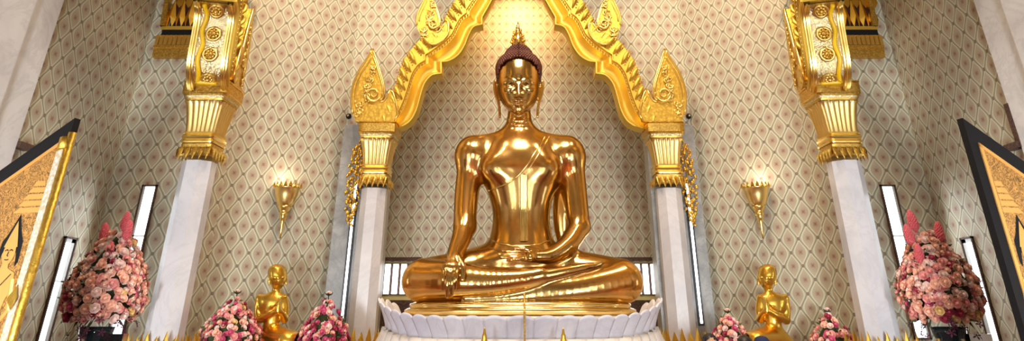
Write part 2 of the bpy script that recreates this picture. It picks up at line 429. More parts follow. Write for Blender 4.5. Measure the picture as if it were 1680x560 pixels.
# windows in recess wall and in side wall
for s, nm in SIDE:
    a, b = S(235, 304, YR), S(260, 304, YR); x0, x1 = sorted((s * abs(a[0]), s * abs(b[0]))); z1 = a[2]; z0 = z1 - 1.75; Y = YR
    fr = MB()
    for q in ((x0, z0, x0 + .02, z1), (x1 - .02, z0, x1, z1), (x0, z0, x1, z0 + .02), (x0, z1 - .02, x1, z1)): fr.box((q[0], Y - .03, q[1]), (q[2], Y, q[3]))
    o = struct('window_recess_' + nm, fr, M['brown'])
    struct('pane', MB().box((x0 + .02, Y - .012, z0 + .02), (x1 - .02, Y, z1 - .02)), M['pane'], o)
    struct('glazing_bar', MB().box((x0 + .02, Y - .02, z1 - .62), (x1 - .02, Y - .005, z1 - .605)).box((x1 - .045 if s > 0 else x0 + .02, Y - .02, z0), (x1 - .02 if s > 0 else x0 + .045, Y - .005, z1)), M['white'], o)
    y0, y1 = 7.98, 8.2; z1 = SX(118, 390, -XS)[2]; z0 = z1 - 1.3; X = s * XS
    bx = lambda m_, t, ya, yb, za, zb_: m_.box((min(X, X - s * t), ya, za), (max(X, X - s * t), yb, zb_))
    fr = MB(); bx(fr, .03, y0, y0 + .02, z0, z1); bx(fr, .03, y1 - .02, y1, z0, z1); bx(fr, .03, y0, y1, z0, z0 + .02); bx(fr, .03, y0, y1, z1 - .02, z1)
    o = struct('window_side_' + nm, fr, M['brown'])
    pn = MB(); bx(pn, .012, y0 + .02, y1 - .02, z0 + .02, z1 - .02); struct('pane', pn, M['pane'], o)
    gb = MB(); bx(gb, .02, y1 - .085, y1 - .02, z0, z1); bx(gb, .02, y0 + .02, y1 - .02, z1 - .48, z1 - .465); bx(gb, .02, y0 + .02, y1 - .02, z1 - .06, z1 - .02); struct('glazing_bar', gb, M['white'], o)
    # low grille window of the niche
    xa, xb_ = sorted((s * abs(S(615, 455, YN)[0]), s * abs(S(690, 455, YN)[0]))); zt, zl = S(650, 433, YN)[2], S(650, 484, YN)[2]
    fr = MB().box((xa, YN - .02, zl), (xb_, YN, zt)); o = struct('window_niche_' + nm, fr, M['brown'])
    k = xa + .03
    while k < xb_ - .05:
        struct('pane', MB().box((k, YN - .035, zl + .01), (k + .085, YN - .015, zt - .01)), M['pane'], o); k += .13
    struct('trim_rail_' + nm, MB().box((xa - .05, YN - .08, S(650, 429, YN)[2]), (xb_, YN, S(650, 423, YN)[2])).box((xa - .05, YN - .03, .8), (xb_, YN, S(650, 493, YN)[2])), M['brown'])

# ------------------------------------------------------------------ arch profile (metres, relative to column axis / abacus top)
XI, YI = 2.14, 9.9
XO, YO = 3.86, 8.0
ZA = ZC + 2.58
def uv(px, py):
    p = S(px, py, YI); return np.array([p[0] + XI, p[2] - ZA])
def resample(pts, n):
    pts = np.array([uv(*p) for p in pts]); 
    # Catmull-Rom smoothing
    P = np.vstack([2 * pts[0] - pts[1], pts, 2 * pts[-1] - pts[-2]]); out = []
    for i in range(1, len(P) - 2):
        for t in np.linspace(0, 1, 12, endpoint=False):
            out.append(.5 * ((2 * P[i]) + (-P[i - 1] + P[i + 1]) * t + (2 * P[i - 1] - 5 * P[i] + 4 * P[i + 1] - P[i + 2]) * t * t + (-P[i - 1] + 3 * P[i] - 3 * P[i + 1] + P[i + 2]) * t ** 3))
    out = np.array(out + [P[-2]]); L = np.r_[0, np.cumsum(np.linalg.norm(np.diff(out, axis=0), axis=1))]
    q = np.linspace(0, L[-1], n); return np.stack([np.interp(q, L, out[:, 0]), np.interp(q, L, out[:, 1])], 1)
LOBES = [([(648, 216), (662, 212), (676, 203), (686, 186), (692, 165), (699, 143), (711, 129), (727, 126)], [(626, 206), (636, 178), (645, 155), (653, 133), (659, 112), (668, 94), (676, 84)]),
         ([(727, 107), (740, 105), (754, 96), (764, 81), (771, 63), (779, 50), (793, 46)], [(676, 84), (690, 68), (707, 58), (722, 48), (730, 34), (736, 22), (743, 10)]),
         ([(793, 34), (802, 18), (811, 1), (820, -20), (830, -48), (841, -72), (851, -84)], [(743, 10), (756, -8), (772, -30), (792, -58), (812, -92), (832, -130), (851, -175)])]
LB = [(resample(a, 26), resample(b, 26)) for a, b in LOBES]
PROF = [(0, .5), (0, 0), (.02, -.025), (.055, -.03), (.075, -.01), (.10, .03), (.16, .075), (.23, .09), (.30, .075), (.36, .035), (.40, .0), (.42, -.02), (.44, .01), (.52, .01), (.54, -.03), (.57, -.03), (.59, .0), (.8, .0), (.98, .01), (1, .03), (1, .5)]
FLAMES = [([(650, 207), (588, 207), (582, 188), (580, 165), (583, 145), (592, 122), (603, 106), (610, 95), (614, 84), (618, 97), (624, 115), (631, 138), (634, 155), (631, 166), (624, 172), (632, 172), (638, 164), (643, 150), (649, 160), (656, 190)], (616, 160), 11),
          ([(700, 74), (690, 60), (685, 45), (687, 30), (694, 15), (700, 3), (703, -7), (707, 3), (715, 12), (721, 28), (724, 42), (721, 52), (714, 57), (722, 59), (728, 50), (733, 40), (738, 48), (737, 62), (727, 74), (712, 80)], (713, 46), 8)]
def arch_half(root, T, place, soffit=False):
    """place: (u, v, w) -> world"""
    W = lambda mb: mb.map(lambda p: place(*p))
    mo = MB(); bd = MB(); lf = MB()
    for li, (a, b) in enumerate(LB):
        sh0 = (LB[li - 1][0][-1] + a[0]) / 2 if li else a[0]; sh1 = (LB[li + 1][0][0] + a[-1]) / 2 if li < 2 else a[-1]
        rows = []
        for i, (p, q) in enumerate(zip(a, b)):
            k0 = k1 = 0
            p2 = p + (sh0 - a[0]) * k0 + (sh1 - a[-1]) * k1
            row = []
            for t, w in PROF:
                m_ = min(1, max(0, (t - .30) / .12)); pp = p * (1 - m_) + p2 * m_
                row.append((*(pp + (q - pp) * t), T if w == .5 else w))
            rows.append(row)
        if li < 2:
            for f_ in (.12, .5, .88, 1.0):
                p = a[-1] * (1 - f_) + LB[li + 1][0][0] * f_; rows.append([(*(p + (b[-1] - p) * t), T if w == .5 else w) for t, w in PROF])
        mo.grid(rows)
        for r in (rows[0], rows[-1]):
            o = len(mo.v); mo.add(r, [tuple(range(len(r)))])
        # beads + crest leaves
        mid = a + (b - a) * .48; L = np.r_[0, np.cumsum(np.linalg.norm(np.diff(mid, axis=0), axis=1))]
        for q in np.arange(.03, L[-1], .052):
            i = np.interp(q, L, np.arange(26)); f = lambda A: np.array([np.interp(i, np.arange(26), A[:, k]) for k in (0, 1)])
            c = f(mid); bd.ball((c[0], c[1], -.012), .016, 6, 4)
        for q in np.arange(.02, L[-1], .15):
            i = np.interp(q, L, np.arange(26)); j = min(i + 2.2, 25); f = lambda A, i: np.array([np.interp(i, np.arange(26), A[:, k]) for k in (0, 1)])
            p0 = f(a, i) + (f(b, i) - f(a, i)) * .60; p1 = f(a, j) + (f(b, j) - f(a, j)) * 1.02
            pm = (p0 + p1) / 2
            lf.tube([(*p0, 0.0), (*(p0 * .6 + p1 * .4), -.035), (*(p0 * .25 + p1 * .75), -.035), (*p1, 0)], [.012, .034, .034, .006], 6)
            for k in range(6):
                c = p0 + (p1 - p0) * (k + .5) / 6; nrm = np.array([-(p1 - p0)[1], (p1 - p0)[0]]); nrm /= np.linalg.norm(nrm); c = c + nrm * .055
                bd.ball((*c, -.006), .014, 5, 4)
    obj('arch_moulding', W(mo), M['gild'], root, auto=50)
    obj('bead_row', W(bd), M['gild_light'], root)['kind'] = 'stuff'
    obj('leaf_crest', W(lf), M['gild'], root)
    for out, sc, sr in FLAMES:
        pts = [uv(*p) for p in out]; n = len(pts); P = []
        for i in range(n):      # one round of corner softening
            a, b = pts[i], pts[(i + 1) % n]; P += [a * .8 + b * .2, a * .2 + b * .8]
        bm = bmesh.new(); vs = [bm.verts.new((p[0], p[1], .06)) for p in P]; fc = bm.faces.new(vs)
        ex = bmesh.ops.extrude_face_region(bm, geom=[fc]); top = [g for g in ex['geom'] if isinstance(g, bmesh.types.BMFace)]
        for v in {v for f in top for v in f.verts}: v.co.z = -.055
        bmesh.ops.triangulate(bm, faces=bm.faces[:])
        bm.verts.index_update(); mb = MB().add([v.co[:] for v in bm.verts], [[v.index for v in f.verts] for f in bm.faces]); bm.free()
        fl = obj('flame_finial', W(mb), M['carve'], root, smooth=True, auto=30)
        c = uv(*sc); R = sr * .0098; sp = MB(); pts = []
        for k in range(44):
            a = -PI * .15 - k / 43 * 2 * PI * 1.45; r = R * (1.15 - k / 43 * .95); pts.append((c[0] + r * math.cos(a), c[1] + r * math.sin(a), -.075))
        sp.tube(pts, [.022 - .012 * k / 43 for k in range(44)], 8)
        # raised rim along the leaf edge
        rim = [(*(P[i] * .9 + np.mean(P, 0) * .1), -.05) for i in range(len(P))]
        sp.tube([(*P[i], -.05) for i in range(3, len(P))], .020, 6)
        sp.tube([(*(P[i] * .84 + np.mean(P, 0) * .16), -.058) for i in range(4, 26)], .013, 6)
        # relief curls in the body of the leaf
        rng = random.Random(3); x0, y0 = np.min(P, 0); x1, y1 = np.max(P, 0)
        for k in range(16):
            t = k / 15; cx = c[0] - R * (1.7 - 1.2 * t) + rng.uniform(-.05, .05); cy = y0 + .12 + (y1 - y0) * .62 * t + rng.uniform(-.03, .03)
            pp = [(cx + .05 * (1 - .7 * q / 9) * math.cos(q * .75 + k), cy + .05 * (1 - .7 * q / 9) * math.sin(q * .75 + k), -.075) for q in range(10)]
            sp.tube(pp, [.014 - .001 * q for q in range(10)], 5)
        obj('scroll', W(sp), M['gild_light'], fl)
    if soffit:
        a = np.vstack([LB[0][0], LB[1][0], LB[2][0]]); n_ = len(a)
        off = lambda A, d: np.array([A[i] + d * np.array([(A[min(i + 1, len(A) - 1)] - A[max(i - 1, 0)])[1], -(A[min(i + 1, len(A) - 1)] - A[max(i - 1, 0)])[0]]) / (np.linalg.norm(A[min(i + 1, len(A) - 1)] - A[max(i - 1, 0)]) + 1e-9) for i in range(len(A))])
        for li, (A, _) in enumerate(LB):
            o1 = off(A, .012); o2 = off(A, .05); o0 = off(A, -.02)
            pl = MB().grid([[(*o1[i], w) for w in (.06, T / 2, T - .06)] for i in range(2, 25)])
            obj('mosaic_panel', W(pl), M['mosaic'], root)
            fr = MB()
            for w0 in (.0, T - .065):
                fr.grid([[(*o0[i], w0), (*o2[i], w0), (*o2[i], w0 + .07), (*o0[i], w0 + .07)] for i in range(26)], close_v=True)
                fr.tube([(*o2[i], w0 + .035) for i in range(26)], .018, 6)
            obj('panel_frame', W(fr), M['gild_light'], root, auto=40)
            rb = MB(); ph = np.arange(3, 24)
            rb.tube([(*off(A, .03)[i], T * .73 + .015 * math.sin(i * .9)) for i in ph], .026, 8)
            if li == 0: rb.tube([(*off(A, .035)[3], T * q) for q in np.linspace(.25, .75, 8)], .026, 8)
            obj('ribbon', W(rb), M['yellow'], root)
            o3 = off(A, .03)
            L = np.r_[0, np.cumsum(np.linalg.norm(np.diff(A, axis=0), axis=1))]
            for q in np.arange(.2, L[-1] - .08, .27):
                i = int(round(np.interp(q, L, np.arange(26)))); t = A[min(i + 1, 25)] - A[i - 1]; t /= np.linalg.norm(t); nn = np.array([t[1], -t[0]])
                rs = MB(); c = o3[i]; cw = T * .47
                F3 = lambda x, y, z: (c[0] + t[0] * x + nn[0] * z, c[1] + t[1] * x + nn[1] * z, cw + y)
                rs.tube([F3(.075 * math.cos(k * PI / 10), .075 * math.sin(k * PI / 10), 0) for k in range(21)], .018, 6)
                for k in range(8): b_ = MB().ball((0, 0, 0), (.022, .022, .02), 6, 4); rs.add([F3(p[0] + .042 * math.cos(k * PI / 4), p[1] + .042 * math.sin(k * PI / 4), p[2]) for p in b_.v], b_.f)
                b_ = MB().ball((0, 0, 0), .026, 8, 6); rs.add([F3(p[0], p[1], p[2] + .015) for p in b_.v], b_.f)
                obj('rosette', W(rs), M['gild_light'], root)
ar = thing('gilded_arch', 'large golden arch with flame-shaped finials framing the seated statue', 'arch', (0, YI, ZA))
arch_half(ar, .22, lambda u, v, w: (-XI + u, YI - .11 + w, ZA + v))
arch_half(ar, .22, lambda u, v, w: (XI - u, YI - .11 + w, ZA + v))
for s, nm in SIDE:
    o = thing('gilded_arch', 'golden arch end with mirror rosettes and yellow ribbon on the far %s column' % nm, 'arch', (s * XO, YO, ZA))
    ph = math.radians(15); arch_half(o, .44, lambda u, v, w, s=s: (s * (XO - u * math.sin(ph) + (w - .22) * math.cos(ph)), YO - u * math.cos(ph) - (w - .22) * math.sin(ph), ZA + v), soffit=True)
# frontal wall around the opening follows the arch's middle line
inner = [np.array((-XI + (a + (b - a) * .55)[0], ZA + (a + (b - a) * .55)[1])) for l in LB for a, b in zip(*l)]
zz = np.array([p[1] for p in inner]); order = np.maximum.accumulate(zz)
me = bpy.data.meshes.new('wall_front'); vs = []; fs = []
prof = [(p[0], z) for p, z in zip(inner, order)]; prof = [(-XI, ZA - .6)] + prof; prof[-1] = (0, prof[-1][1])
allp = prof + [(-x, z) for x, z in prof[::-1][1:]]
for x, z in allp: vs += [(x, YF, z), (x, YF, TOP), (x, YF + .12, z)]
for i in range(len(allp) - 1):
    k = 3 * i; fs.append((k, k + 3, k + 4, k + 1)); fs.append((k, k + 2, k + 5, k + 3))
for s in (-1, 1):
    k = len(vs); vs += [(s * XB, YF, ZA - .6), (s * XI, YF, ZA - .6), (s * XI, YF, TOP), (s * XB, YF, TOP)]; fs.append((k, k + 1, k + 2, k + 3))
me.from_pydata(vs, [], fs); L = me.uv_layers.new(name='UVMap')
for l in me.loops:
    p = me.vertices[l.vertex_index].co; L.data[l.index].uv = (p.x + 2.65 - w_ / 2 , p.z - ZC - 4.585)
me.materials.append(M['paper']); o = bpy.data.objects.new('wall_front', me); COL.objects.link(o); o['kind'] = 'structure'

# ------------------------------------------------------------------ columns
def column(name, label, x, y, zbase):
    o = thing(name, label, 'column', (x, y, zbase))
    zs = ZC + 1.657
    A = lambda mb: mb.map(lambda p: (p[0] + x, p[1] + y, p[2]))
    # chamfered square marble shaft
    rows = []
    for z, r in ((zbase, .185), (ZC - .2, .184), (zs - .02, .176)):
        c = r * .42; rows.append([(r, -c, z), (r, c, z), (c, r, z), (-c, r, z), (-r, c, z), (-r, -c, z), (-c, -r, z), (c, -r, z)])
    obj('shaft', A(MB().grid(rows, close_v=True)), M['marble'], o, smooth=False)
    cp = MB(); sq = 9
    cp.lathe([(.2, zs + .66), (.245, zs + .69), (.25, zs + .71), (.27, zs + .76), (.285, zs + .775), (.285, zs + .895), (.275, zs + .905), (.292, zs + .915), (.292, zs + .925), (.1, zs + .93)], n=64, sq=sq)
    cap = obj('capital', A(cp), M['carve_fine'], o, auto=35)
    ms = MB().lathe([(.23, zs + .67), (.262, zs + .735), (.262, zs + .745), (.1, zs + .75)], n=64, sq=sq); obj('mosaic_band', A(ms), M['mosaic'], cap, auto=35)
    bell = MB(); rows = []
    for i in range(15):
        t = i / 14; z = zs + .30 + .38 * t; r0 = .178 + .052 * t ** 1.6 + (.012 if i == 14 else 0)
        row = []
        for k in range(144):
            a = 2 * PI * k / 144; ca, sa = math.cos(a), math.sin(a); q = (abs(ca) ** sq + abs(sa) ** sq) ** (-1 / sq)
            r = r0 * q * (1 + .07 * abs(math.sin(a * 12)) ** .6 - .035); row.append((r * ca, r * sa, z))
        rows.append(row)
    bell.grid(rows, close_v=True); obj('fluted_bell', A(bell), M['bell'], cap)
    rg = MB().lathe([(.17, zs + .17), (.2, zs + .18), (.206, zs + .2), (.196, zs + .215), (.186, zs + .225), (.2, zs + .24), (.208, zs + .26), (.196, zs + .275), (.186, zs + .285), (.198, zs + .295), (.198, zs + .312), (.17, zs + .32)], n=64, sq=sq)
    obj('ring_moulding', A(rg), M['gild_light'], cap, auto=50)
    lb = MB().lathe([(.178, zs + .03), (.195, zs + .05), (.188, zs + .11), (.192, zs + .17), (.17, zs + .175)], n=64, sq=sq)
    for side in range(4):
        for k in range(5):
            u = (-.16 + .08 * k)
            lv = MB()
            for dz, hh, wd in ((.02, .11, .034), (.045, .085, .022)):
                lv.add([(u - wd, -.198, zs + dz + hh), (u - wd * .9, -.208, zs + dz + hh * .5), (u, -.222, zs + dz - .045), (u + wd * .9, -.208, zs + dz + hh * .5), (u + wd, -.198, zs + dz + hh), (u, -.21 - dz * .6, zs + dz + hh * .55)], [(0, 1, 5), (1, 2, 5), (2, 3, 5), (3, 4, 5), (0, 5, 4)])
            c_, s_ = math.cos(side * PI / 2), math.sin(side * PI / 2)
            lb.add([(p[0] * c_ - p[1] * s_, p[0] * s_ + p[1] * c_, p[2]) for p in lv.v], lv.f)
    obj('leaf_band', A(lb), M['carve_fine'], cap, auto=35)
    # crown of upright leaves round the foot
    cr = MB().lathe([(.24, ZC - .7), (.25, ZC - .36), (.235, ZC - .34)], n=64, sq=sq)
    for side in range(4):
        for k in range(6):
            u = -.25 + .1 * k; hh = .17 if k % 2 else .22
            lv = MB(); lv.add([(u - .05, -.25, ZC - .40), (u - .04, -.272, ZC - .32), (u, -.262, ZC - .38 + hh), (u + .04, -.272, ZC - .32), (u + .05, -.25, ZC - .40), (u, -.295, ZC - .33)], [(0, 1, 5), (1, 2, 5), (2, 3, 5), (3, 4, 5), (0, 5, 4), (0, 1, 2, 3, 4)])
            c_, s_ = math.cos(side * PI / 2), math.sin(side * PI / 2); cr.add([(p[0] * c_ - p[1] * s_, p[0] * s_ + p[1] * c_, p[2]) for p in lv.v], lv.f)
    obj('leaf_crown', A(cr), M['gold_leaf'], o, auto=30)
    return o
for s, nm in SIDE:
    column('marble_column', 'marble column with fluted gold capital carrying the %s end of the big arch' % nm, s * (XI + (-.04 if s < 0 else .04)), YI, PZ)
    column('marble_column', 'nearer marble column with gold capital, beside the tall flowers on the %s' % nm, s * (XO + (-.03 if s < 0 else .04)), YO, .9)
    struct('plinth_column_' + nm, MB().box((s * XO - .32, YO - .3, 0), (s * XO + .32, YO + .3, .9)), M['stone'])

# gold lattice screens over the recess windows
for s, nm in SIDE:
    Y = 8.5; xs = sorted((s * abs(S(249, 92, Y)[0]), s * 4.0)); x0, x1 = xs
    zl = S(260, 93, Y)[2]; zu = S(260, 57, Y)[2]; zs_ = S(260, 42, Y)[2]
    o = thing('lattice_screen', 'gold beam and flame-leaf lattice on dark red, high behind the far %s column' % nm, 'ornament', ((x0 + x1) / 2, Y, zl))
    bmx = MB().box((x0, Y, zl), (x1, YR, zl + .13)).box((x0 - .0, Y - .03, zl + .13), (x1, YR, zl + .16)).box((x0, Y + .02, zl + .16), (x1, YR, zu))
    obj('beam', bmx, M['carve_fine'], o, smooth=False)
    tg = MB(); k = x0
    while k < x1: tg.box((k, Y - .015, zl + .17), (k + .045, Y + .03, zu - .01)); k += .062
    obj('tongue_frieze', tg, M['gild_light'], o, smooth=False)
    obj('ledge', MB().box((x0 + .03, Y + .04, zu), (x1, YR, zs_ - .05)), M['blackwood'], o, smooth=False)
    obj('gold_rail', MB().box((x0 + .02, Y + .02, zs_ - .05), (x1, YR, zs_)), M['gild'], o, smooth=False)
    ex = x0 if s < 0 else x1
    obj('back_panel', MB().box((x0 + .1, Y + .07, zs_), (x1, YR, zs_ + 1.1)), M['redback'], o, smooth=False)
    lt = MB(); k = x0 + .06
    while k < x1 - .05:
        for dx in (0,):
            for q in range(2):
                z = zs_ + q * .55
                pts = [(k + .015, z), (k - .02, z + .12), (k + .05, z + .45), (k + .12, z + .12), (k + .085, z), (k + .05, z + .18)]
                lt.add([(p[0], Y + .05, p[1]) for p in pts] + [(k + .05, Y + .01, z + .15)], [(0, 1, 6), (1, 2, 6), (2, 3, 6), (3, 4, 6), (4, 5, 6), (5, 0, 6)])
                pts = [(k + .06, z + .38), (k + .12, z + .3), (k + .18, z + .38), (k + .12, z + .62)]
                lt.add([(p[0], Y + .06, p[1]) for p in pts], [(0, 1, 2, 3)])
        k += .13
    obj('flame_lattice', lt, M['gold_leaf'], o, smooth=False)
    e0 = x0 if s < 0 else x1
    obj('side_post', MB().add([(e0, Y, zs_), (e0 - s * .07, Y, zs_), (e0 - s * .0, Y, zs_ + 1.1), (e0 + s * .07, Y, zs_ + 1.1), (e0, YR, zs_), (e0 - s * .07, YR, zs_), (e0, YR, zs_ + 1.1), (e0 + s * .07, YR, zs_ + 1.1)], [(0, 1, 2, 3), (4, 5, 6, 7), (0, 3, 7, 4), (1, 2, 6, 5)]), M['carve_fine'], o, smooth=False)

# ------------------------------------------------------------------ the statue
st = thing('seated_statue', 'huge polished golden statue seated cross-legged, one hand over the knee', 'statue', (0.02, 9.1, ZC + .0))
f = Field((-1.75, 8.25, ZC + .02), (1.78, 10.0, ZC + 3.75), .0102)
PXM = .0082
YT = 9.32
tr = []
for py, hw, b in ((425, 70, .46), (412, 62, .44), (400, 55, .41), (385, 50, .37), (365, 46.5, .34), (345, 47, .335), (322, 53, .36), (300, 62, .385), (278, 66, .39), (258, 64, .37), (242, 56, .32), (230, 44, .26), (220, 32, .22), (210, 25, .2), (200, 21, .19), (185, 19, .19), (166, 17, .16)):
    p = S(855 if py > 240 else 852, py, YT); d = YT / (CT - (CY - py) / F * ST); tr.append((p[0], p[1] + (.03 if py < 230 else 0), p[2], hw * d / F, b))
f.loft(tr, .05)
Q = S
# shoulders, chest
for s_ in (-1, 1):
    c = 853; sx = lambda a: c + s_ * a
    f.rc(Q(sx(14), 222, 9.36), Q(sx(76), 246, 9.36), .10, .17, .12)
    f.ell(Q(sx(78), 256, 9.34), (.24, .25, .24), .16)
    f.ell(Q(sx(32), 276, 9.115), (.25, .16, .2), .1)
# arms
f.chain([Q(775, 262, 9.34), Q(768, 300, 9.3), Q(764, 340, 9.2), Q(763, 372, 9.1)], [.19, .172, .158, .147], .11)
f.chain([Q(763, 370, 9.12), Q(757, 391, 8.95), Q(749, 411, 8.76), Q(744, 428, 8.6), Q(741, 442, 8.5)], [.147, .128, .106, .096, .084], .04)
f.chain([Q(935, 262, 9.34), Q(941, 300, 9.32), Q(946, 340, 9.25), Q(950, 371, 9.18)], [.19, .172, .158, .147], .11)
f.chain([Q(950, 372, 9.18), Q(932, 400, 8.98), Q(906, 419, 8.8), Q(885, 422, 8.72), Q(868, 421, 8.68)], [.147, .124, .095, .076, .065], .04)
f.ell(Q(926, 352, 9.48), (.16, .10, .5), .06)
# legs
f.ell(Q(852, 440, 9.35), (.75, .5, .32), .1)
f.rc(Q(815, 440, 9.35), Q(697, 457, 8.98), .30, .235, .1)
f.rc(Q(890, 440, 9.35), Q(1018, 459, 8.98), .30, .245, .1)
f.chain([Q(1022, 463, 8.93), Q(960, 475, 8.78), Q(890, 485, 8.68), Q(815, 492, 8.62), Q(765, 496, 8.62)], [.25, .21, .15, .085, .06], .05)
f.chain([Q(692, 461, 8.93), Q(740, 463, 8.76), Q(800, 465, 8.66), Q(850, 460, 8.6), Q(885, 452, 8.6)], [.25, .235, .185, .13, .10], .035)
f.chain([Q(875, 456, 8.58), Q(915, 449, 8.62), Q(960, 440, 8.7), Q(978, 437, 8.74)], [.085, .075, .062, .045], .03)
for k in range(5):
    f.rc(Q(965 - k * 1.5, 438 + k * 2.2, 8.7 - k * .005), Q(988 - k * 3, 432 + k * 2.6, 8.72), .028, .022, .012)
f.ell(S(852, 470, 8.85), (1.1, .3, .13), .08)
# right hand (viewer left) hanging over the shin
f.rc(Q(732, 440, 8.49), Q(752, 440, 8.5), .064, .06, .04)
for bx_, tx, ty, r in ((728.5, 726, 476, .0245), (736, 733.5, 488, .026), (743.5, 741, 486, .026), (750.5, 747.5, 475, .024)):
    f.chain([Q(bx_, 440, 8.46), Q((bx_ + tx) / 2 - .5, (440 + ty) / 2, 8.405), Q(tx, ty, 8.43)], [r * 1.08, r, r * .75], .007)
f.chain([Q(752, 424, 8.56), Q(760, 440, 8.47), Q(759, 460, 8.43)], [.045, .036, .026], .015)
# left hand lying in the lap
f.rc(Q(872, 416, 8.74), Q(870, 424, 8.62), .05, .05, .04)
for k, (tx, ty) in enumerate(((824, 412), (818, 417), (822, 422), (832, 427))):
    f.chain([Q(866, 415 + k * 3.4, 8.72 - k * .03), Q(845, 415 + k * 3.6, 8.66 - k * .028), Q(tx, ty, 8.68 - k * .03)], [.028, .026, .018], .007)
f.chain([Q(880, 413, 8.72), Q(862, 409, 8.66), Q(845, 408, 8.66)], [.04, .032, .022], .015)
# head
hd = []
for py, hw, b, dy in ((92, 22, .21, .04), (98, 29, .28, .03), (108, 33, .33, .02), (122, 34.5, .355, .01), (136, 34.5, .36, 0), (150, 33.5, .35, 0), (162, 31, .325, -.01), (172, 26.5, .285, -.03), (180, 20, .23, -.07), (186, 12.5, .16, -.11), (189, 6, .1, -.14)):
    p = S(851, py, 9.28); d = 9.28 / (CT - (CY - py) / F * ST); hd.append((p[0], p[1] + dy, p[2], hw * d / F, b))
f.loft(hd, .03)
H = lambda px, py: f.hit(px, py, 8.6, 9.6)
def surf(pts, r, k=.015, lift=0., cut=False):
    P = [H(*p) - np.array([0, lift, 0]) for p in pts]; f.chain(P, r, k, cut)
# neck folds
for py in (196, 203): surf([(851 + 17 * math.sin(a), py + 2.2 * math.cos(a)) for a in np.linspace(-1.2, 1.2, 9)], .014, .02)
# face
base = {k: H(*k) for k in [(837, 147), (865, 147), (851, 139), (851, 159), (846.5, 159.5), (855.5, 159.5), (851, 127), (851, 182)]}
for ex in (837, 865):      # eye sockets then lids
    c = base[(ex, 147)]; f.ell(c + (0, -.03, .035), (.10, .05, .045), .03, cut=True)
    f.ell(H(ex, 146) + (0, .03, 0), (.085, .055, .05), .015)
for s_ in (-1, 1):
    br = [(851 + s_ * a, b) for a, b in ((2.5, 140), (5, 135), (10, 131.5), (16, 131), (21, 133.5), (26, 139))]
    surf(br, [.014, .017, .018, .017, .014, .008], .02)
    surf([(851 + s_ * a, b) for a, b in ((4.5, 148.5), (9, 150.5), (14, 150.8), (19, 149.5), (23, 147))], .009, .01)
f.chain([base[(851, 139)] + (0, .0, 0), base[(851, 159)] + (0, -.075, .01)], [.024, .036], .03)
f.ell(base[(851, 159)] + (0, -.065, 0), (.045, .045, .034), .02)
for k in ((846.5, 159.5), (855.5, 159.5)): f.ell(base[k] + (0, -.02, .0), (.03, .045, .028), .015)
surf([(841, 166), (846, 165), (851, 166.2), (856, 165), (861, 166)], [.008, .02, .017, .02, .008], .012, .0)
surf([(843, 170), (847, 171.5), (851, 172), (855, 171.5), (859, 170)], [.008, .02, .024, .02, .008], .012, .0)
surf([(840, 167.5), (846, 168.5), (851, 168.7), (856, 168.5), (862, 167.5)], .006, .006, .004, cut=True)
f.ell(base[(851, 182)] + (0, .02, .01), (.075, .07, .055), .05)
f.ell(base[(851, 127)], (.016, .012, .02), .01)
# ears
for s_, cx in ((-1, 816.5), (1, 885.5)):
    lo_ = [(cx, 140), (cx + s_ * 3.5, 134), (cx + s_ * 4.5, 143), (cx + s_ * 3, 155), (cx - s_ * 1, 167), (cx - s_ * 3, 181), (cx - s_ * 3.4, 192)]
    f.chain([Q(a, b, 9.3) for a, b in lo_], [.02, .026, .028, .025, .022, .021, .02], .012)
    f.chain([Q(cx - s_ * 3, 140, 9.32), Q(cx - s_ * 2.5, 152, 9.32), Q(cx - s_ * 2.5, 164, 9.33)], [.03, .03, .02], .02)
    body = obj('body', f.mesh(4), M['statue'], st, recalc=False)
# robe: sash edge, hanging flap, hems - thin folds lying on the body
def dense(pts, step=2.0):
    P = np.array(pts, float); L = np.r_[0, np.cumsum(np.hypot(*np.diff(P, axis=0).T))]; q = np.linspace(0, L[-1], max(4, int(L[-1] / step)))
    return np.c_[np.interp(q, L, P[:, 0]), np.interp(q, L, P[:, 1])]
def fold(name, pts, r, lift=.0):
    P = np.array([H(*p) for p in dense(pts)])
    for _ in range(3): P[1:-1] = P[:-2] * .25 + P[1:-1] * .5 + P[2:] * .25
    n_ = len(P); return obj(name, MB().tube([p - (0, lift, 0) for p in P], [r * min(1, .3 + .35 * min(i, n_ - 1 - i)) for i in range(n_)], 8), M['statue'], body)
fold('robe_edge', [(896, 222), (888, 236), (877, 252), (864, 272), (850, 289), (834, 301), (815, 309), (799, 313)], .013)
fold('robe_edge', [(902, 223), (893, 239), (882, 256), (870, 274), (860, 287)], .009)
fold('robe_edge', [(802, 407), (820, 412), (838, 413)], .011)
fold('robe_edge', [(874, 444), (870, 453), (872, 463), (876, 470)], .012)
fold('waist_hem', [(806, 394), (820, 400), (840, 404), (862, 404), (885, 401), (904, 393)], .013)
G = []
for py in np.linspace(288, 396, 40):
    wv = 7.2 + .6 * math.sin(py * .35); G.append([H(859.5 + wv * u, py) + (0, -.02 + .022 * abs(u) ** 6 - .005 * math.cos(u * 9), 0) for u in np.linspace(-1, 1, 9)])
G = np.array(G)
for _ in range(4): G[1:-1] = G[:-2] * .25 + G[1:-1] * .5 + G[2:] * .25
obj('robe_flap', MB().grid(G), M['statue'], body)
# eyes
for ex in (837, 865):
    c = f.hit(ex, 149, 8.6, 9.6); w = MB(); pu = MB()
    rows = [[(c[0] + .06 * math.cos(a) * q, c[1] - .006 + .035 * q * q * abs(math.cos(a)) - .004, c[2] + .012 * math.sin(a) * q) for a in np.linspace(0, 2 * PI, 17)[:-1]] for q in (0.02, .5, 1)]
    w.grid(rows, close_v=True); e = obj('eye', w, M['eye_white'], body)
    pu.ball((c[0], c[1] - .008, c[2]), (.017, .008, .011), 10, 6); obj('pupil', pu, M['pupil'], e)
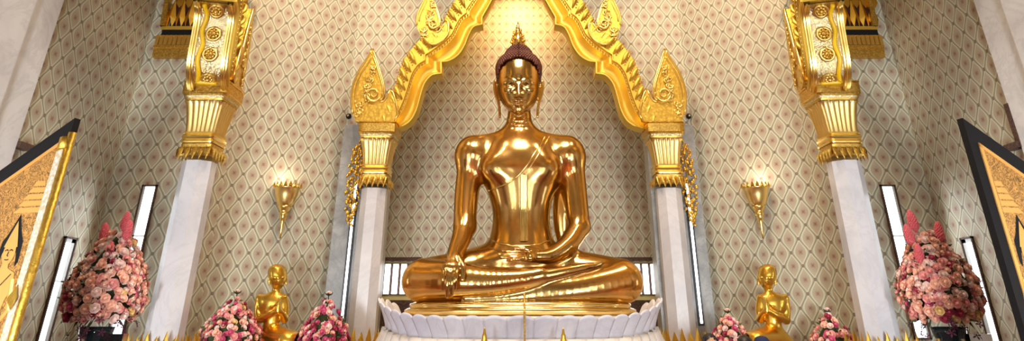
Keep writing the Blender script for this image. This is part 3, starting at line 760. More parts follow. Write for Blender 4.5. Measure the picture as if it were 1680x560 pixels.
# hair: skull cap + topknot, covered in curls
def hair_r(py): return np.interp(py, [76, 80, 86, 91, 94, 98, 104, 112, 122, 134, 146, 154], [6, 13, 19, 21.5, 23, 28.5, 33.5, 36, 35.5, 33.5, 31.5, 30.5])
def hair_b(py): return np.interp(py, [76, 80, 86, 91, 94, 98, 104, 112, 122, 134, 146, 154], [.07, .14, .19, .21, .24, .29, .335, .365, .385, .385, .375, .36])
def hairline(py):  # half-angle (from straight ahead) left free for the face
    return 0 if py < 107.5 else np.interp(py, [107.5, 111, 118, 128, 140, 154], [.2, .62, 1.0, 1.24, 1.42, 1.65])
hr = MB(); rows = []; cu = MB()
pys = list(np.arange(76, 155, 2.75))
for ri, py in enumerate(pys):
    p = S(851, py, 9.3); d = 9.3 / (CT + py / F * ST); a_ = hair_r(py) * d / F; b_ = hair_b(py); hl = hairline(py)
    rows.append([(p[0] + a_ * math.sin(t), p[1] - b_ * math.cos(t), p[2]) for t in np.linspace(hl, 2 * PI - hl, 65)])
    per = (2 * PI - 2 * hl) * (a_ + b_) / 2; nn = max(6, int(per / .042))
    for k in range(nn + 1):
        t = hl + (2 * PI - 2 * hl) * (k + (.5 if ri % 2 else 0)) / nn
        if t > 2 * PI - hl + .01: continue
        c = (p[0] + (a_ + .004) * math.sin(t), p[1] - (b_ + .004) * math.cos(t), p[2] + .006)
        cu.ball(c, (.022, .022, .021), 6, 4)
hr.grid(rows)
ho = obj('hair', hr, M['hair'], st); obj('curls', cu, M['hair'], ho)['kind'] = 'stuff'
# flame on the crown
fm = MB(); zb_, zt_ = S(850, 80, 9.3)[2], S(848, 35, 9.3)[2]; hh = zt_ - zb_
fm.lathe([(.055, 0), (.085, .02 * hh), (.07, .06 * hh), (.085, .14 * hh), (.092, .26 * hh), (.075, .4 * hh), (.05, .55 * hh), (.032, .7 * hh), (.017, .85 * hh), (.004, hh)], (-.01, 9.3, zb_), 20)
fo = obj('flame_finial', fm, M['statue'], st); fl = MB()
for k in range(26):
    t = k / 26; a = k * 2.4; r = np.interp(t, [0, .3, 1], [.085, .085, .015]); z = zb_ + hh * (.06 + .72 * t)
    c = np.array((-.01 + r * math.cos(a), 9.3 + r * math.sin(a), z)); u = np.array((math.cos(a), math.sin(a), 0)); s_ = .05 * (1 - .5 * t)
    fl.tube([c - u * .01, c + u * s_ * .5 + (0, 0, s_ * .5), c + u * s_ * .3 + (0, 0, s_ * 1.8)], [s_ * .5, s_ * .45, .002], 6)
obj('tongues', fl, M['gold_leaf'], fo)
# seat plate under the statue
sp = MB(); rows = []
for r, z in ((.97, -.03), (1.0, 0.0), (1.0, .03), (.97, .05), (.94, .06), (.96, .075), (.955, .1), (.90, .12)):
    rows.append([(.02 + 1.45 * r * np.sign(math.cos(a)) * abs(math.cos(a)) ** .8, 9.2 + .78 * r * np.sign(math.sin(a)) * abs(math.sin(a)) ** .8, ZC + z + .01) for a in np.linspace(0, 2 * PI, 97)[:-1]])
sp.grid(rows, close_v=True); n_ = len(sp.v); sp.f.append(tuple(range(n_ - 96, n_))); sp.f.append(tuple(range(96)))
obj('seat_plate', sp, M['statue'], st)

# ------------------------------------------------------------------ lotus pedestal
lp = thing('lotus_pedestal', 'white marble lotus-petal pedestal under the big golden statue', 'pedestal', (0, 9.15, PZ))
RX, RY, YCN = 1.74, 1.0, 9.15
def ring_xy(a, r): return (RX * r * np.sign(math.cos(a)) * abs(math.cos(a)) ** .9 + .02, YCN + RY * r * np.sign(math.sin(a)) * abs(math.sin(a)) ** .9)
core = MB(); rows = []
for r, z in ((1.2, PZ - ZC), (1.18, -.75), (1.05, -.5), (.9, -.24), (.9, -.1), (.9, -.03), (.3, -.02)):
    rows.append([(*ring_xy(a, r), ZC + z) for a in np.linspace(0, 2 * PI, 73)[:-1]])
core.grid(rows, close_v=True); core.f.append(tuple(range(72))); core.f.append(tuple(range(len(core.v) - 72, len(core.v)))); obj('core', core, M['lotus2'], lp)
NP = 46
for tier in (0, 1):
    for k in range(NP):
        a0 = -PI / 2 + (k - NP / 2 + .5 * tier) * 2 * PI / NP
        if math.sin(a0) > .42: continue
        side = min(1, abs(math.cos(a0))) ** 6
        G = []; nu, nv = 9, 8; hw = PI / NP * 1.03
        for j in range(nv):
            v = j / (nv - 1); row = []
            for i in range(nu):
                u = -1 + 2 * i / (nu - 1)
                if tier == 0:
                    zb0, zt0 = -.25 + .11 * side, -.015 + .2 * side
                    tip = 1 - .16 * abs(u) ** 2.2
                    r = .93 + .075 * v ** 1.3 + .018 * (1 - u * u) * (1 - .4 * v); z = zb0 + (zt0 - zb0) * v * tip
                else:
                    zb0, zt0 = -.8, -.25 + .11 * side; v2 = 1 - v; tip = 1 - .1 * abs(u) ** 2.2
                    r = .955 + .22 * (1 - v2) ** 1.4 + .02 * (1 - u * u); z = zt0 - .01 - .55 * v * tip
                row.append((*ring_xy(a0 + hw * u, r), ZC + z))
            G.append(row)
        o = obj('petal', MB().grid(G), M['lotus' if tier == 0 else 'lotus2'], lp)
        so = o.modifiers.new('thick', 'SOLIDIFY'); so.thickness = .018; so.offset = -1
# two gold spires and a bead cord in front of the pedestal
for px, lab in ((795, 'slender gold spire before the lotus pedestal, left of the bead cord'), (924, 'slender gold spire before the lotus pedestal, right of the bead cord')):
    Y = 7.9; p = S(px, 537, Y); o = thing('gold_spire', lab, 'ornament', (p[0], Y, 0)); q = p[2]
    obj('spire', MB().lathe([(.012, q - .5), (.05, q - .3), (.03, q - .22), (.042, q - .2), (.045, q - .17), (.03, q - .15), (.034, q - .13), (.024, q - .1), (.026, q - .085), (.015, q - .06), (.012, q - .03), (.002, q)], (p[0], Y, 0), 16), M['gold_leaf'], o)
    obj('stem', MB().lathe([(.16, 0), (.16, .04), (.05, .08), (.03, .3), (.03, q - .5)], (p[0], Y, 0), 16), M['gold_leaf'], o)
    fins = MB()
    for k in range(4):
        a = k * PI / 2 + .4; fins.tube([(p[0] + .03 * math.cos(a), Y + .03 * math.sin(a), q - .26), (p[0] + .055 * math.cos(a), Y + .055 * math.sin(a), q - .2), (p[0] + .04 * math.cos(a), Y + .04 * math.sin(a), q - .12)], [.012, .014, .002], 6)
    obj('leaf_fins', fins, M['gold_leaf'], o)
o = MB(); zz0 = S(859, 482, 8.35)[2]
for k in range(60):
    t = k / 59; z = zz0 - t * .62; y = 8.36 - .27 * min(1, t * 3.2)
    o.ball((.065, y, z), (.012, .012, .008 if k % 3 else .014), 6, 4)
tag(obj('bead_cord', o, M['carve_fine']), 'thin beaded gold cord hanging down the middle of the lotus pedestal', 'cord')

# ------------------------------------------------------------------ small kneeling disciples
kf = Field((-3.75, 8.45, ZC - .52), (-2.6, 9.6, ZC + .72), .011)
Yk = 9.0; K = lambda x, y, dy=0: S(x, y, Yk + dy)
hd = []
for py, hw, b in ((435, 4, .05), (437, 9, .10), (441, 12.5, .125), (449, 14, .14), (456, 13.8, .14), (463, 12, .125), (469, 9, .10), (474, 4.5, .06)):
    p = K(455.5, py); d = Yk / (CT + py / F * ST); hd.append((p[0] + (.0), p[1] - .0, p[2], hw * d / F, b))
kf.loft(hd, .02)
kf.chain([K(454, 470), K(452, 486)], [.05, .055], .03)
tr = []
for py, cx, hw, b in ((480, 451, 8, .06), (486, 448, 20, .09), (494, 446, 22, .115), (505, 446, 20, .12), (517, 446, 16, .105), (530, 446, 13, .095), (541, 446, 14.5, .105), (556, 448, 20, .14)):
    p = K(cx, py); d = Yk / (CT + py / F * ST); tr.append((p[0], p[1], p[2], hw * d / F, b))
kf.loft(tr, .03)
kf.chain([K(427, 491, .02), K(424, 510, .0), K(424, 526, -.02)], [.06, .05, .045], .03)
kf.chain([K(424, 526, -.02), K(440, 519, -.16), K(455, 510, -.22)], [.045, .038, .03], .02)
kf.chain([K(465, 491, .02), K(468, 508, .0), K(467, 524, -.02)], [.055, .046, .042], .03)
kf.chain([K(467, 524, -.02), K(464, 517, -.12), K(459, 511, -.2)], [.042, .036, .03], .02)
for k in range(4):   # joined palms pointing up
    kf.chain([K(456 + k * .8, 512, -.23 + k * .018), K(457.5 + k * .6, 500, -.235 + k * .016), K(458.5 + k * .5, 488 + abs(k - 1.5) * 1.5, -.23 + k * .014)], [.026, .018, .01], .012)
kf.chain([K(455, 508, -.24), K(454, 500, -.24)], [.016, .01], .01)
kf.chain([K(440, 560, .05), K(470, 562, -.35)], [.16, .12], .06)
kf.chain([K(455, 560, .1), K(478, 561, -.25)], [.16, .12], .06)
kf.ell(K(448, 568, .08), (.3, .26, .14), .05)
kH = lambda px, py: kf.hit(px, py, 8.5, 9.5)
kf.chain([kH(457, 454), kH(458, 462) + (0, -.02, 0)], [.010, .016], .015)
for ex in (451, 464): kf.ell(kH(ex, 456), (.026, .02, .012), .01)
for a, b in (((446, 452), (455, 451)), ((460, 451), (468, 453))): kf.rc(kH(*a), kH(*b), .007, .009, .01)
kf.chain([kH(453, 467), kH(457, 467.5), kH(461, 467)], [.008, .012, .008], .01)
for ex, s_ in ((441.5, -1), (469.5, 1)): kf.chain([K(ex, 452, .02), K(ex, 462, .02), K(ex + .3, 467, .02)], [.018, .014, .015], .01)
kf.chain([kH(464, 488), kH(455, 498), kH(444, 506), kH(434, 510)], .011, .01)
kmb = kf.mesh(3)
for s, nm in SIDE:
    mb = MB(); mb.v = [(-p[0], p[1], p[2]) for p in kmb.v] if s > 0 else list(kmb.v); mb.f = [q[::-1] for q in kmb.f] if s > 0 else list(kmb.f)
    if s > 0: mb.map(lambda p: (p[0] + .09, p[1], p[2]))
    x = s * 3.02
    o = thing('praying_statue', 'small golden kneeling statue with palms pressed together, under the %s wall lamp' % nm, 'statue', (x, Yk, PZ))
    obj('body', mb, M['gold_leaf'], o, recalc=False)
    cap = MB(); rows = []
    for py in np.arange(434.0, 452, 2.2):
        p = K(455.5, py, .015); d = Yk / (CT + py / F * ST); a_ = np.interp(py, [434, 437, 441, 449, 453], [4, 10.5, 14, 15.2, 15.2]) * d / F; hl = np.interp(py, [434, 440, 444, 453], [0, .5, 1.0, 1.35])
        rows.append([((p[0] + a_ * math.sin(t)) * (1 if s < 0 else -1) + (.09 if s > 0 else 0), p[1] - (a_ + .012) * math.cos(t), p[2]) for t in np.linspace(hl, 2 * PI - hl, 33)])
    obj('hair_cap', MB().grid(rows), M['carve_fine'], o)
    obj('pedestal', MB().lathe([(.22, PZ), (.22, PZ + .05), (.18, PZ + .1), (.18, PZ + .3), (.24, PZ + .36), (.24, ZC - .47), (.1, ZC - .45)], (x, Yk, 0), 32), M['gild'], o)

# ------------------------------------------------------------------ wall lamps
nrm = np.array([-math.sqrt(.5), -math.sqrt(.5), 0])
for s, nm in SIDE:
    # point on the 45 degree wall seen at the lamp's tip
    pxm = 463 if s < 0 else 1248
    best = min((abs((S(pxm, 310, Y)[0] * s - XB) - (YF - Y)), Y) for Y in np.arange(9.1, 10.3, .005)); Y = best[1]; c = S(pxm, 305, Y)
    ndir = np.array([-s * math.sqrt(.5), -math.sqrt(.5), 0]); c = c + ndir * .17
    zt, ztip = c[2], S(pxm, 391, Y)[2] - .02; Hh = zt - ztip
    o = thing('wall_lamp', 'gold cone-shaped wall lamp with leafy rim above the %s kneeling statue' % nm, 'lamp', (c[0], c[1], ztip))
    pr = [(.01, 0), (.016, .12), (.03, .3), (.04, .36), (.05, .37), (.042, .40), (.06, .43), (.064, .46), (.05, .48), (.07, .52), (.09, .56), (.095, .60)]
    obj('stem', MB().lathe([(r, z * Hh) for r, z in pr], (c[0], c[1], ztip), 24), M['gild_light'], o)
    obj('bowl', MB().lathe([(.085, .57 * Hh), (.12, .66 * Hh), (.15, .78 * Hh), (.168, .9 * Hh), (.178, .91 * Hh), (.178, .94 * Hh), (.165, .95 * Hh), (.15, .93 * Hh), (.1, .7 * Hh)], (c[0], c[1], ztip), 32), M['bell'], o)
    rim = MB()
    for k in range(18):
        a = k * 2 * PI / 18; u = np.array([math.cos(a), math.sin(a)]); t = np.array([-u[1], u[0]])
        q = lambda r, w, z: (c[0] + u[0] * r + t[0] * w, c[1] + u[1] * r + t[1] * w, ztip + z * Hh)
        rim.add([q(.175, -.028, .92), q(.185, -.02, .97), q(.19, 0, 1.03), q(.185, .02, .97), q(.175, .028, .92), q(.2, 0, .95)], [(0, 1, 5), (1, 2, 5), (2, 3, 5), (3, 4, 5), (0, 5, 4), (0, 1, 2, 3, 4)])
    obj('leaf_rim', rim, M['gold_leaf'], o, smooth=False)
    obj('bulb', MB().lathe([(.02, .78 * Hh), (.05, .85 * Hh), (.05, .91 * Hh), (.01, .95 * Hh)], (c[0], c[1], ztip), 12), M['glow'], o)
    ld = bpy.data.lights.new('lamp_light', 'POINT'); ld.energy = 3.2; ld.color = (1, .84, .66); ld.shadow_soft_size = .07
    lo = bpy.data.objects.new('lamp_light', ld); COL.objects.link(lo); lo.location = (c[0], c[1], zt + .09)

# ------------------------------------------------------------------ gold garlands on the grey jambs, little dome cameras
for s, nm in SIDE:
    Yg = 9.93; top, bot = S(578, 232, Yg), S(577, 372, Yg); xg = s * (2.42 if s < 0 else 2.50); o = thing('gold_garland', 'hanging gold leaf garland on the grey jamb beside the %s column of the big arch' % nm, 'garland', (xg, Yg, bot[2]))
    L_ = top[2] - bot[2]; g = MB(); rng = random.Random(11)
    obj('cord', MB().tube([(xg, Yg + .04, top[2] + .02), (xg, Yg + .02, bot[2])], .008, 6).tube([(xg, Yg + .04, top[2]), (xg - s * .12, Yg + .04, top[2] + .16)], .014, 6), M['gild'], o)
    for k in range(64):
        t = k / 63; z = top[2] - .06 - (L_ - .08) * t; wd = np.interp(t, [0, .12, .4, .75, 1], [.02, .08, .095, .09, .02])
        a = k * 2.4; x = xg + wd * math.cos(a); y = Yg - .01 + .04 * math.sin(a); r = rng.uniform(.026, .04) * (1 if wd > .03 else .6)
        dx, dz = rng.uniform(-.03, .03), -r * 1.2
        g.tube([(x, y, z + r), (x + dx * .4, y - .02, z + r * .2), (x + dx, y - .012, z + dz)], [.006, r * .75, .004], 6)
        if k % 3 == 0: g.ball((xg + rng.uniform(-.05, .05), y - .03, z), r * .55, 6, 5)
    obj('leaves', g, M['gold_leaf'], o)
    p = S(572 if s < 0 else 1130, 191, YF - .04)
    o = thing('dome_camera', 'tiny dark round camera on the wallpaper above the %s grey jamb' % nm, 'camera', tuple(p))
    obj('housing', MB().ball(tuple(p), (.045, .05, .045), 14, 10), M['dark_metal'], o); obj('lens', MB().ball((p[0], p[1] - .045, p[2]), (.018, .015, .018), 10, 8), M['chrome'], o)

# ------------------------------------------------------------------ gilt lacquer panels with a slanting top
for s, nm in SIDE:
    Y0 = 5.49; X0 = .681 * Y0; zt = ZC + 1.494; Wd = 1.4; KS = .643; c_, s_ = math.cos(math.radians(15)), math.sin(math.radians(15))
    R = lambda a, z, t: (s * (X0 + c_ * a + s_ * t), Y0 + s_ * a - c_ * t, z)
    tp = lambda a, d: zt - KS * a - d
    def slab(a0, a1, t0, t1, d_top, z0=None, d_bot=None, mb=None):
        lo = (lambda a: z0) if z0 is not None else (lambda a: tp(a, d_bot))
        return (mb or MB()).add([R(a0, lo(a0), t0), R(a1, lo(a1), t0), R(a1, lo(a1), t1), R(a0, lo(a0), t1), R(a0, tp(a0, d_top), t0), R(a1, tp(a1, d_top), t0), R(a1, tp(a1, d_top), t1), R(a0, tp(a0, d_top), t1)],
                     [(0, 3, 2, 1), (4, 5, 6, 7), (0, 1, 5, 4), (1, 2, 6, 5), (2, 3, 7, 6), (3, 0, 4, 7)])
    o = thing('lacquer_panel', 'tall black panel with slanting top and gold lacquer figure painting, far %s edge' % nm, 'panel', (s * X0, Y0, 0))
    bw = .02 if s < 0 else .085; tb = .15
    obj('frame', slab(0, Wd, -.03, .03, 0, .0), M['blackwood'], o, smooth=False)
    g = slab(bw, bw + .03, .03, .04, tb, .3); slab(bw, Wd - .1, .03, .04, tb, None, tb + .035, g); slab(Wd - .13, Wd - .1, .03, .04, tb, .3, None, g)
    obj('gold_border', g, M['lacquer_gold'], o, smooth=False)
    obj('painted_panel', slab(bw + .02, Wd - .12, .03, .034, tb + .03, .3), M['lacquer'], o, smooth=False)
    if s < 0:
        obj('mosaic_strip', slab(-.005, .055, .03, .06, tb + .1, .0), M['mosaic_white'], o, smooth=False)
        ast = MB().tube([R(-.03, .0, .035), R(-.03, tp(0, tb - .02), .035)], .03, 12)
        ast.tube([R(.0, tp(0, tb + .12), .05), R(.02, tp(0, tb + .02), .05)], [.05, .035], 8)
        ast.add([R(.03, ZC + .02, .07), R(.075, ZC + .10, .09), R(.03, ZC + .2, .07), R(-.02, ZC + .10, .09)], [(0, 1, 2, 3)])
        obj('astragal', ast, M['carve'], o)
    # painted tiered parasol and crowned standing figure
    ac = .25; fg = MB(); T_ = .037; A_, Z_ = .45, lambda z: 2.33 + (z - 2.2) * .7
    pa = MB()
    for k in range(5):
        z = ZC + .73 + .052 * k; w2 = .19 - .032 * k; cx = .15
        pa.add([R(max(cx - w2, bw + .04), z, T_), R(cx + w2, z, T_), R(cx + w2 * .7, z + .04, T_), R(max(cx - w2 * .7, bw + .04), z + .04, T_)], [(0, 1, 2, 3)])
    obj('painted_parasol', pa, M['lacquer_gold'], o, smooth=False)
    def flat(mb, pts, t): mb.add([R(ac + a * A_, Z_(z), t) for a, z in pts], [tuple(range(len(pts)))])
    ol = MB(); flat(ol, [(-.25, 2.1), (-.23, 2.32), (-.15, 2.40), (-.08, 2.5), (0, 2.62), (.08, 2.5), (.15, 2.40), (.23, 2.32), (.25, 2.1), (.2, 2.05), (.15, 2.2), (-.15, 2.2), (-.2, 2.05)], T_ - .001)
    obj('painted_halo', ol, M['blackwood'], o, smooth=False)
    flat(fg, [(-.15, 2.26), (-.09, 2.38), (0, 2.54), (.09, 2.38), (.15, 2.26)], .040)
    flat(fg, [(.135 * math.cos(a), 2.2 + .13 * math.sin(a)) for a in np.linspace(0, 2 * PI, 24)[:-1]], .039)
    flat(fg, [(-.06, 2.11), (.06, 2.11), (.08, 2.04), (.26, 1.99), (.31, 1.85), (.22, 1.72), (.16, 1.5), (.2, 1.3), (-.2, 1.3), (-.16, 1.5), (-.22, 1.72), (-.31, 1.85), (-.26, 1.99), (-.08, 2.04)], .041)
    for q in (-1, 1):
        P3 = lambda a, z: R(ac + q * a * A_, Z_(z), .036)
        fg.tube([P3(.27, 1.92), P3(.37, 1.62), P3(.2, 1.48)], [.026, .02, .014], 8)
        fg.tube([P3(.12, 1.35), P3(.16, .95), P3(.12, .5)], [.045, .036, .026], 8)
    obj('painted_figure', fg, M['lacquer_gold'], o, smooth=False)
    L2 = lambda pts, r=.004: obj('ink_line', MB().tube([R(ac + a * A_, Z_(z), .044) for a, z in pts], r, 5), M['brown'], o, smooth=False)
    L2([(-.08, 2.22), (-.045, 2.235), (-.02, 2.22)]); L2([(.02, 2.22), (.045, 2.235), (.08, 2.22)]); L2([(0, 2.21), (.012, 2.17), (-.01, 2.165)]); L2([(-.04, 2.13), (0, 2.125), (.04, 2.13)])
    L2([(-.2, 1.98), (0, 1.84), (.22, 1.97)]); L2([(-.18, 1.5), (0, 1.46), (.18, 1.5)]); L2([(0, 1.45), (.0, .95)])

# ------------------------------------------------------------------ flowers
def rose_mesh(name, m):
    mb = MB(); mb.ball((0, 0, .35), (.36, .36, .42), 8, 6)
    for ring, (nP, r, z, tilt, sz) in enumerate(((4, .3, .34, .15, .52), (5, .5, .22, .5, .6), (6, .68, .08, .95, .62))):
        for k in range(nP):
            a = 2 * PI * (k + .35 * ring) / nP; G = []
            for j in range(4):
                v = j / 3; row = []
                for i in range(5):
                    u = -1 + i / 2; wv = sz * (.55 + .5 * math.sin(v * 2.2)) * u * .8
                    rr = r * .35 + sz * v * math.sin(tilt) + .10 * v * v; zz = z - .35 + sz * 1.15 * v * math.cos(tilt) * (1 - .18 * u * u)
                    rr -= .12 * u * u * (1 - v * .5)
                    row.append((rr * math.cos(a) - wv * math.sin(a), rr * math.sin(a) + wv * math.cos(a), zz + .1))
                G.append(row)
            mb.grid(G)
    me_o = obj(name, mb, m); me = me_o.data; bpy.data.objects.remove(me_o); return me
ROSE = [rose_mesh('rose_bloom', m) for m in M['bloom']]
mb = MB()
rng = random.Random(5)
mb.lathe([(.05, -.5), (.30, -.1), (.36, .2), (.32, .7), (.22, 1.2), (.08, 1.5)], n=10)
for k in range(110):
    t = (k + .5) / 110; a = k * 2.4; r = np.interp(t, [0, .2, .5, .85, 1], [.3, .4, .36, .22, .06])
    mb.ball((r * math.cos(a), r * math.sin(a), -.1 + t * 1.65), .085 + .03 * rng.random(), 5, 4)
o = obj('plume_bloom', mb, M['plume']); PLUME = o.data; bpy.data.objects.remove(o)
mb = MB()
for k in range(5):
    a = 2 * PI * k / 5; mb.add([(0, 0, 0), (.6 * math.cos(a - .35), .6 * math.sin(a - .35), .15), (math.cos(a), math.sin(a), 0), (.6 * math.cos(a + .35), .6 * math.sin(a + .35), .15)], [(0, 1, 2, 3)])
mb.ball((0, 0, .1), .18, 6, 4); o = obj('orchid_bloom', mb, M['orchid']); ORCH = o.data; bpy.data.objects.remove(o)
def leaf_blade(mb, p, d, L, w):
    d = np.asarray(d, float); d /= np.linalg.norm(d); sd = np.cross(d, (0, 0, 1.)); sd /= np.linalg.norm(sd) + 1e-9; p = np.asarray(p)
    up = np.cross(sd, d)
    mb.add([p, p + d * L * .5 + sd * w - up * .01, p + d * L, p + d * L * .5 - sd * w - up * .01, p + d * L * .5 + up * .012], [(0, 1, 4), (1, 2, 4), (2, 3, 4), (3, 0, 4)])
def bouquet(label, base, prof, n, size, colors, seed, plumes=(), orchids=0, extra_bud=None):
    """prof: [(z, radius)] rising; blooms sit on the surface facing out"""
    root = thing('flower_arrangement', label, 'flowers', base); rng = random.Random(seed)
    z0, z1 = prof[0][0], prof[-1][0]; zs = [p[0] for p in prof]; rs = [p[1] for p in prof]
    fo = MB(); fo.lathe([(max(r - size * 1.5, .012), z) for z, r in prof], base, 20); fill = {}
    # visible side only carries individual blooms
    def place(me, name, loc, nd, sc, spin):
        o = bpy.data.objects.new(name, me); COL.objects.link(o); o.parent = root
        q = Vector(nd).to_track_quat('Z', 'Y') @ Matrix.Rotation(spin, 4, 'Z').to_quaternion()
        o.rotation_mode = 'QUATERNION'; o.rotation_quaternion = q; o.location = Vector(loc); o.scale = (sc,) * 3; return o
    area = np.interp(np.linspace(z0, z1, 60), zs, rs); cdf = np.cumsum(area); cdf = cdf / cdf[-1]
    pts = []
    view = math.atan2(-base[1], -base[0]); tries = 0
    while len(pts) < n and tries < 6000:
        tries += 1
        z = np.interp(rng.random(), cdf, np.linspace(z0, z1, 60)); a = view + rng.uniform(-2.0, 2.0); r = np.interp(z, zs, rs) * rng.uniform(.93, 1.03)
        p = np.array((r * math.cos(a), r * math.sin(a), z))
        if all(np.linalg.norm(p - q) > size * 1.22 * (1 - tries / 9000) for q, _ in pts): pts.append((p, a))
    for i, (p, a) in enumerate(pts):
        sl = (np.interp(p[2] + .03, zs, rs) - np.interp(p[2] - .03, zs, rs)) / .06
        nd = (math.cos(a), math.sin(a), -sl * .8 + .1)
        c = rng.choices(range(6), colors(p, z0, z1))[0]
        place(ROSE[c], 'rose', p, nd, size * rng.uniform(.72, 1.05), rng.uniform(0, 6))
    fm_ = MB()
    for k in range(int(n * 3.0)):
        z = np.interp(rng.random(), cdf, np.linspace(z0, z1, 60)); a = view + rng.uniform(-2.1, 2.1); r = np.interp(z, zs, rs) - size * rng.uniform(.2, .6)
        c = rng.choices(range(6), colors(np.array((r * math.cos(a), r * math.sin(a), z)), z0, z1))[0]
        me_ = ROSE[c]; q = Vector((math.cos(a), math.sin(a), .5)).to_track_quat('Z', 'Y'); k_ = size * rng.uniform(.65, .95)
        fill.setdefault(c, MB()).add([q @ (v.co * k_) + Vector((base[0] + r * math.cos(a), base[1] + r * math.sin(a), base[2] + z)) for v in me_.vertices], [tuple(p.vertices) for p in me_.polygons])
    for c, mb_ in fill.items():
        o = obj('rose_filling', mb_, M['bloom'][c], root); o['kind'] = 'stuff'
    for (dx, dy, z, sc, tilt) in plumes: place(PLUME, 'celosia_plume', (dx, dy, z), (tilt, 0, 1), sc, rng.uniform(0, 6))
    for k in range(orchids):
        a = view + rng.uniform(-1.7, 1.7); r = rs[0] + rng.uniform(-.08, .12); z = z0 - rng.uniform(0, .16)
        place(ORCH, 'orchid', (r * math.cos(a), r * math.sin(a), z), (math.cos(a), math.sin(a), .4), size * rng.uniform(.6, .9), rng.uniform(0, 6))
        leaf_blade(fo, (base[0] + rs[0] * .6 * math.cos(a), base[1] + rs[0] * .6 * math.sin(a), base[2] + z0 + .02), (r * math.cos(a) - rs[0] * .6 * math.cos(a), r * math.sin(a) - rs[0] * .6 * math.sin(a), z - z0), r - rs[0] * .6 + .05, .006)
    for k in range(int(n * 1.0)):
        z = np.interp(rng.random(), cdf, np.linspace(z0, z1, 60)); a = view + rng.uniform(-2.1, 2.1); r = np.interp(z, zs, rs) - size * .5
        leaf_blade(fo, (base[0] + r * math.cos(a), base[1] + r * math.sin(a), base[2] + z), (math.cos(a) + rng.uniform(-.5, .5), math.sin(a) + rng.uniform(-.5, .5), rng.uniform(-.1, 1.0)), size * rng.uniform(1.0, 1.5), size * .28)
    if extra_bud:
        z, sc = extra_bud; fo.tube([(base[0], base[1], base[2] + z1 - .05), (base[0], base[1], base[2] + z)], .008, 6)
        for k in range(4): leaf_blade(fo, (base[0], base[1], base[2] + z - .03), (math.cos(k * 1.6), math.sin(k * 1.6), .8), .07, .012)
        place(ROSE[2], 'rose', (0, 0, z), (.1, -.3, 1), sc, 0)
    obj('foliage', fo, M['leaf'], root, smooth=False)
    return root
for s, nm in SIDE:
    X = s * (4.23 if s < 0 else 4.31); Yv = 7.4; zb_ = ZC + .03
    def cols(p, z0, z1, s=s):
        left = (p[0] * -1 > .08) if s < 0 else False
        return (3, 5, 3, .3, 2.6 if (left and p[2] < .5) else .8, .5)
    pl = [(.03, -.02, .80, .10, .05), (-.12, -.08, .68, .10, -.12), (.12, -.10, .70, .10, .1), (0.03, -.17, .50, .09, 0)] if s < 0 else [(-.1, -.02, .80, .11, -.1), (-.19, -.05, .66, .105, -.1), (.09, -.1, .68, .105, .12), (-.2, -.16, .46, .10, 0), (.04, -.16, .44, .1, 0)]
    bouquet('tall arrangement of pink and peach roses topped with pink plumes, far %s' % nm, (X, Yv, zb_), [(-.08, .28), (.0, .34), (.1, .37), (.25, .36), (.4, .30), (.55, .21), (.66, .15), (.74, .07)], 100, .058, cols, 20 + s, pl, 14)
    vz = ZC - .12
    o = thing('glass_vase', 'tall dark glass vase with a gold band under the tall %s roses' % nm, 'vase', (X, Yv, .75))
    obj('vessel', MB().lathe([(.16, .75), (.17, .8), (.12, .95), (.10, 1.3), (.12, vz - .15), (.15, vz - .06), (.16, vz), (.15, vz), (.14, vz - .06), (.1, 1.35), (.08, .9)], (X, Yv, 0), 32), M['glass'], o)
    obj('gold_band', MB().lathe([(.128, vz - .15), (.136, vz - .15), (.14, vz - .125), (.132, vz - .125)], (X, Yv, 0), 32), M['gild'], o)
    obj('bracket', MB().box((X + .12, Yv - .12, vz - .14), (X + .34, Yv - .02, vz - .06)), M['chrome'], o, smooth=False)
    struct('plinth_vase_' + nm, MB().box((X - .25, Yv - .25, 0), (X + .25, Yv + .25, .75)), M['stone'])
cs = lambda p, z0, z1: (3, 2.5, 2.2, 3, 1.5, .2)
cr_ = lambda p, z0, z1: (3, 4, 3, 2, .6, .1)
for lab, tip, Y, W_, n, size, cf, seed in (
    ('pink and magenta flower cone between the far left column and the kneeling statue', (390, 476), 8.75, 52, 62, .048, cs, 41),
    ('pink flower cone between the left kneeling statue and the grey jamb', (540, 479), 8.85, 42, 50, .050, cs, 42),
    ('pale pink flower cone between the grey jamb and the right kneeling statue', (1193, 508), 8.95, 34, 34, .050, cr_, 43),
    ('pale pink flower cone between the right kneeling statue and the far right column', (1357, 507), 8.75, 38, 34, .050, cr_, 44)):
    t = S(*tip, Y); d = Y / (CT + tip[1] / F * ST); R_ = W_ * d / F; hgt = t[2] - (ZC - .44); b = (t[0], Y, ZC - .44)
    on = abs(t[0]) < 3.2 and Y > 8.6
    bouquet(lab, b, [(0, R_ * .8), (.06, R_), (hgt * .35, R_ * .88), (hgt * .6, R_ * .55), (hgt * .78, R_ * .25), (hgt * .88, .02)], n, size, cf, seed, extra_bud=(hgt * .97, size * .8))
    o = thing('flower_urn', 'gold urn under the flower cone' + lab[lab.index(' between'):], 'urn', (t[0], Y, PZ))
    obj('urn', MB().lathe([(.12, PZ), (.13, PZ + .03), (.06, PZ + .08), (.06, PZ + .12), (.17, PZ + .25), (.19, PZ + .34), (.15, PZ + .4), (.17, ZC - .43)], (t[0], Y, 0), 24), M['gold_leaf'], o)
    if not on: struct('plinth_urn', MB().box((t[0] - .22, Y - .22, 0), (t[0] + .22, Y + .22, PZ)), M['stone'])

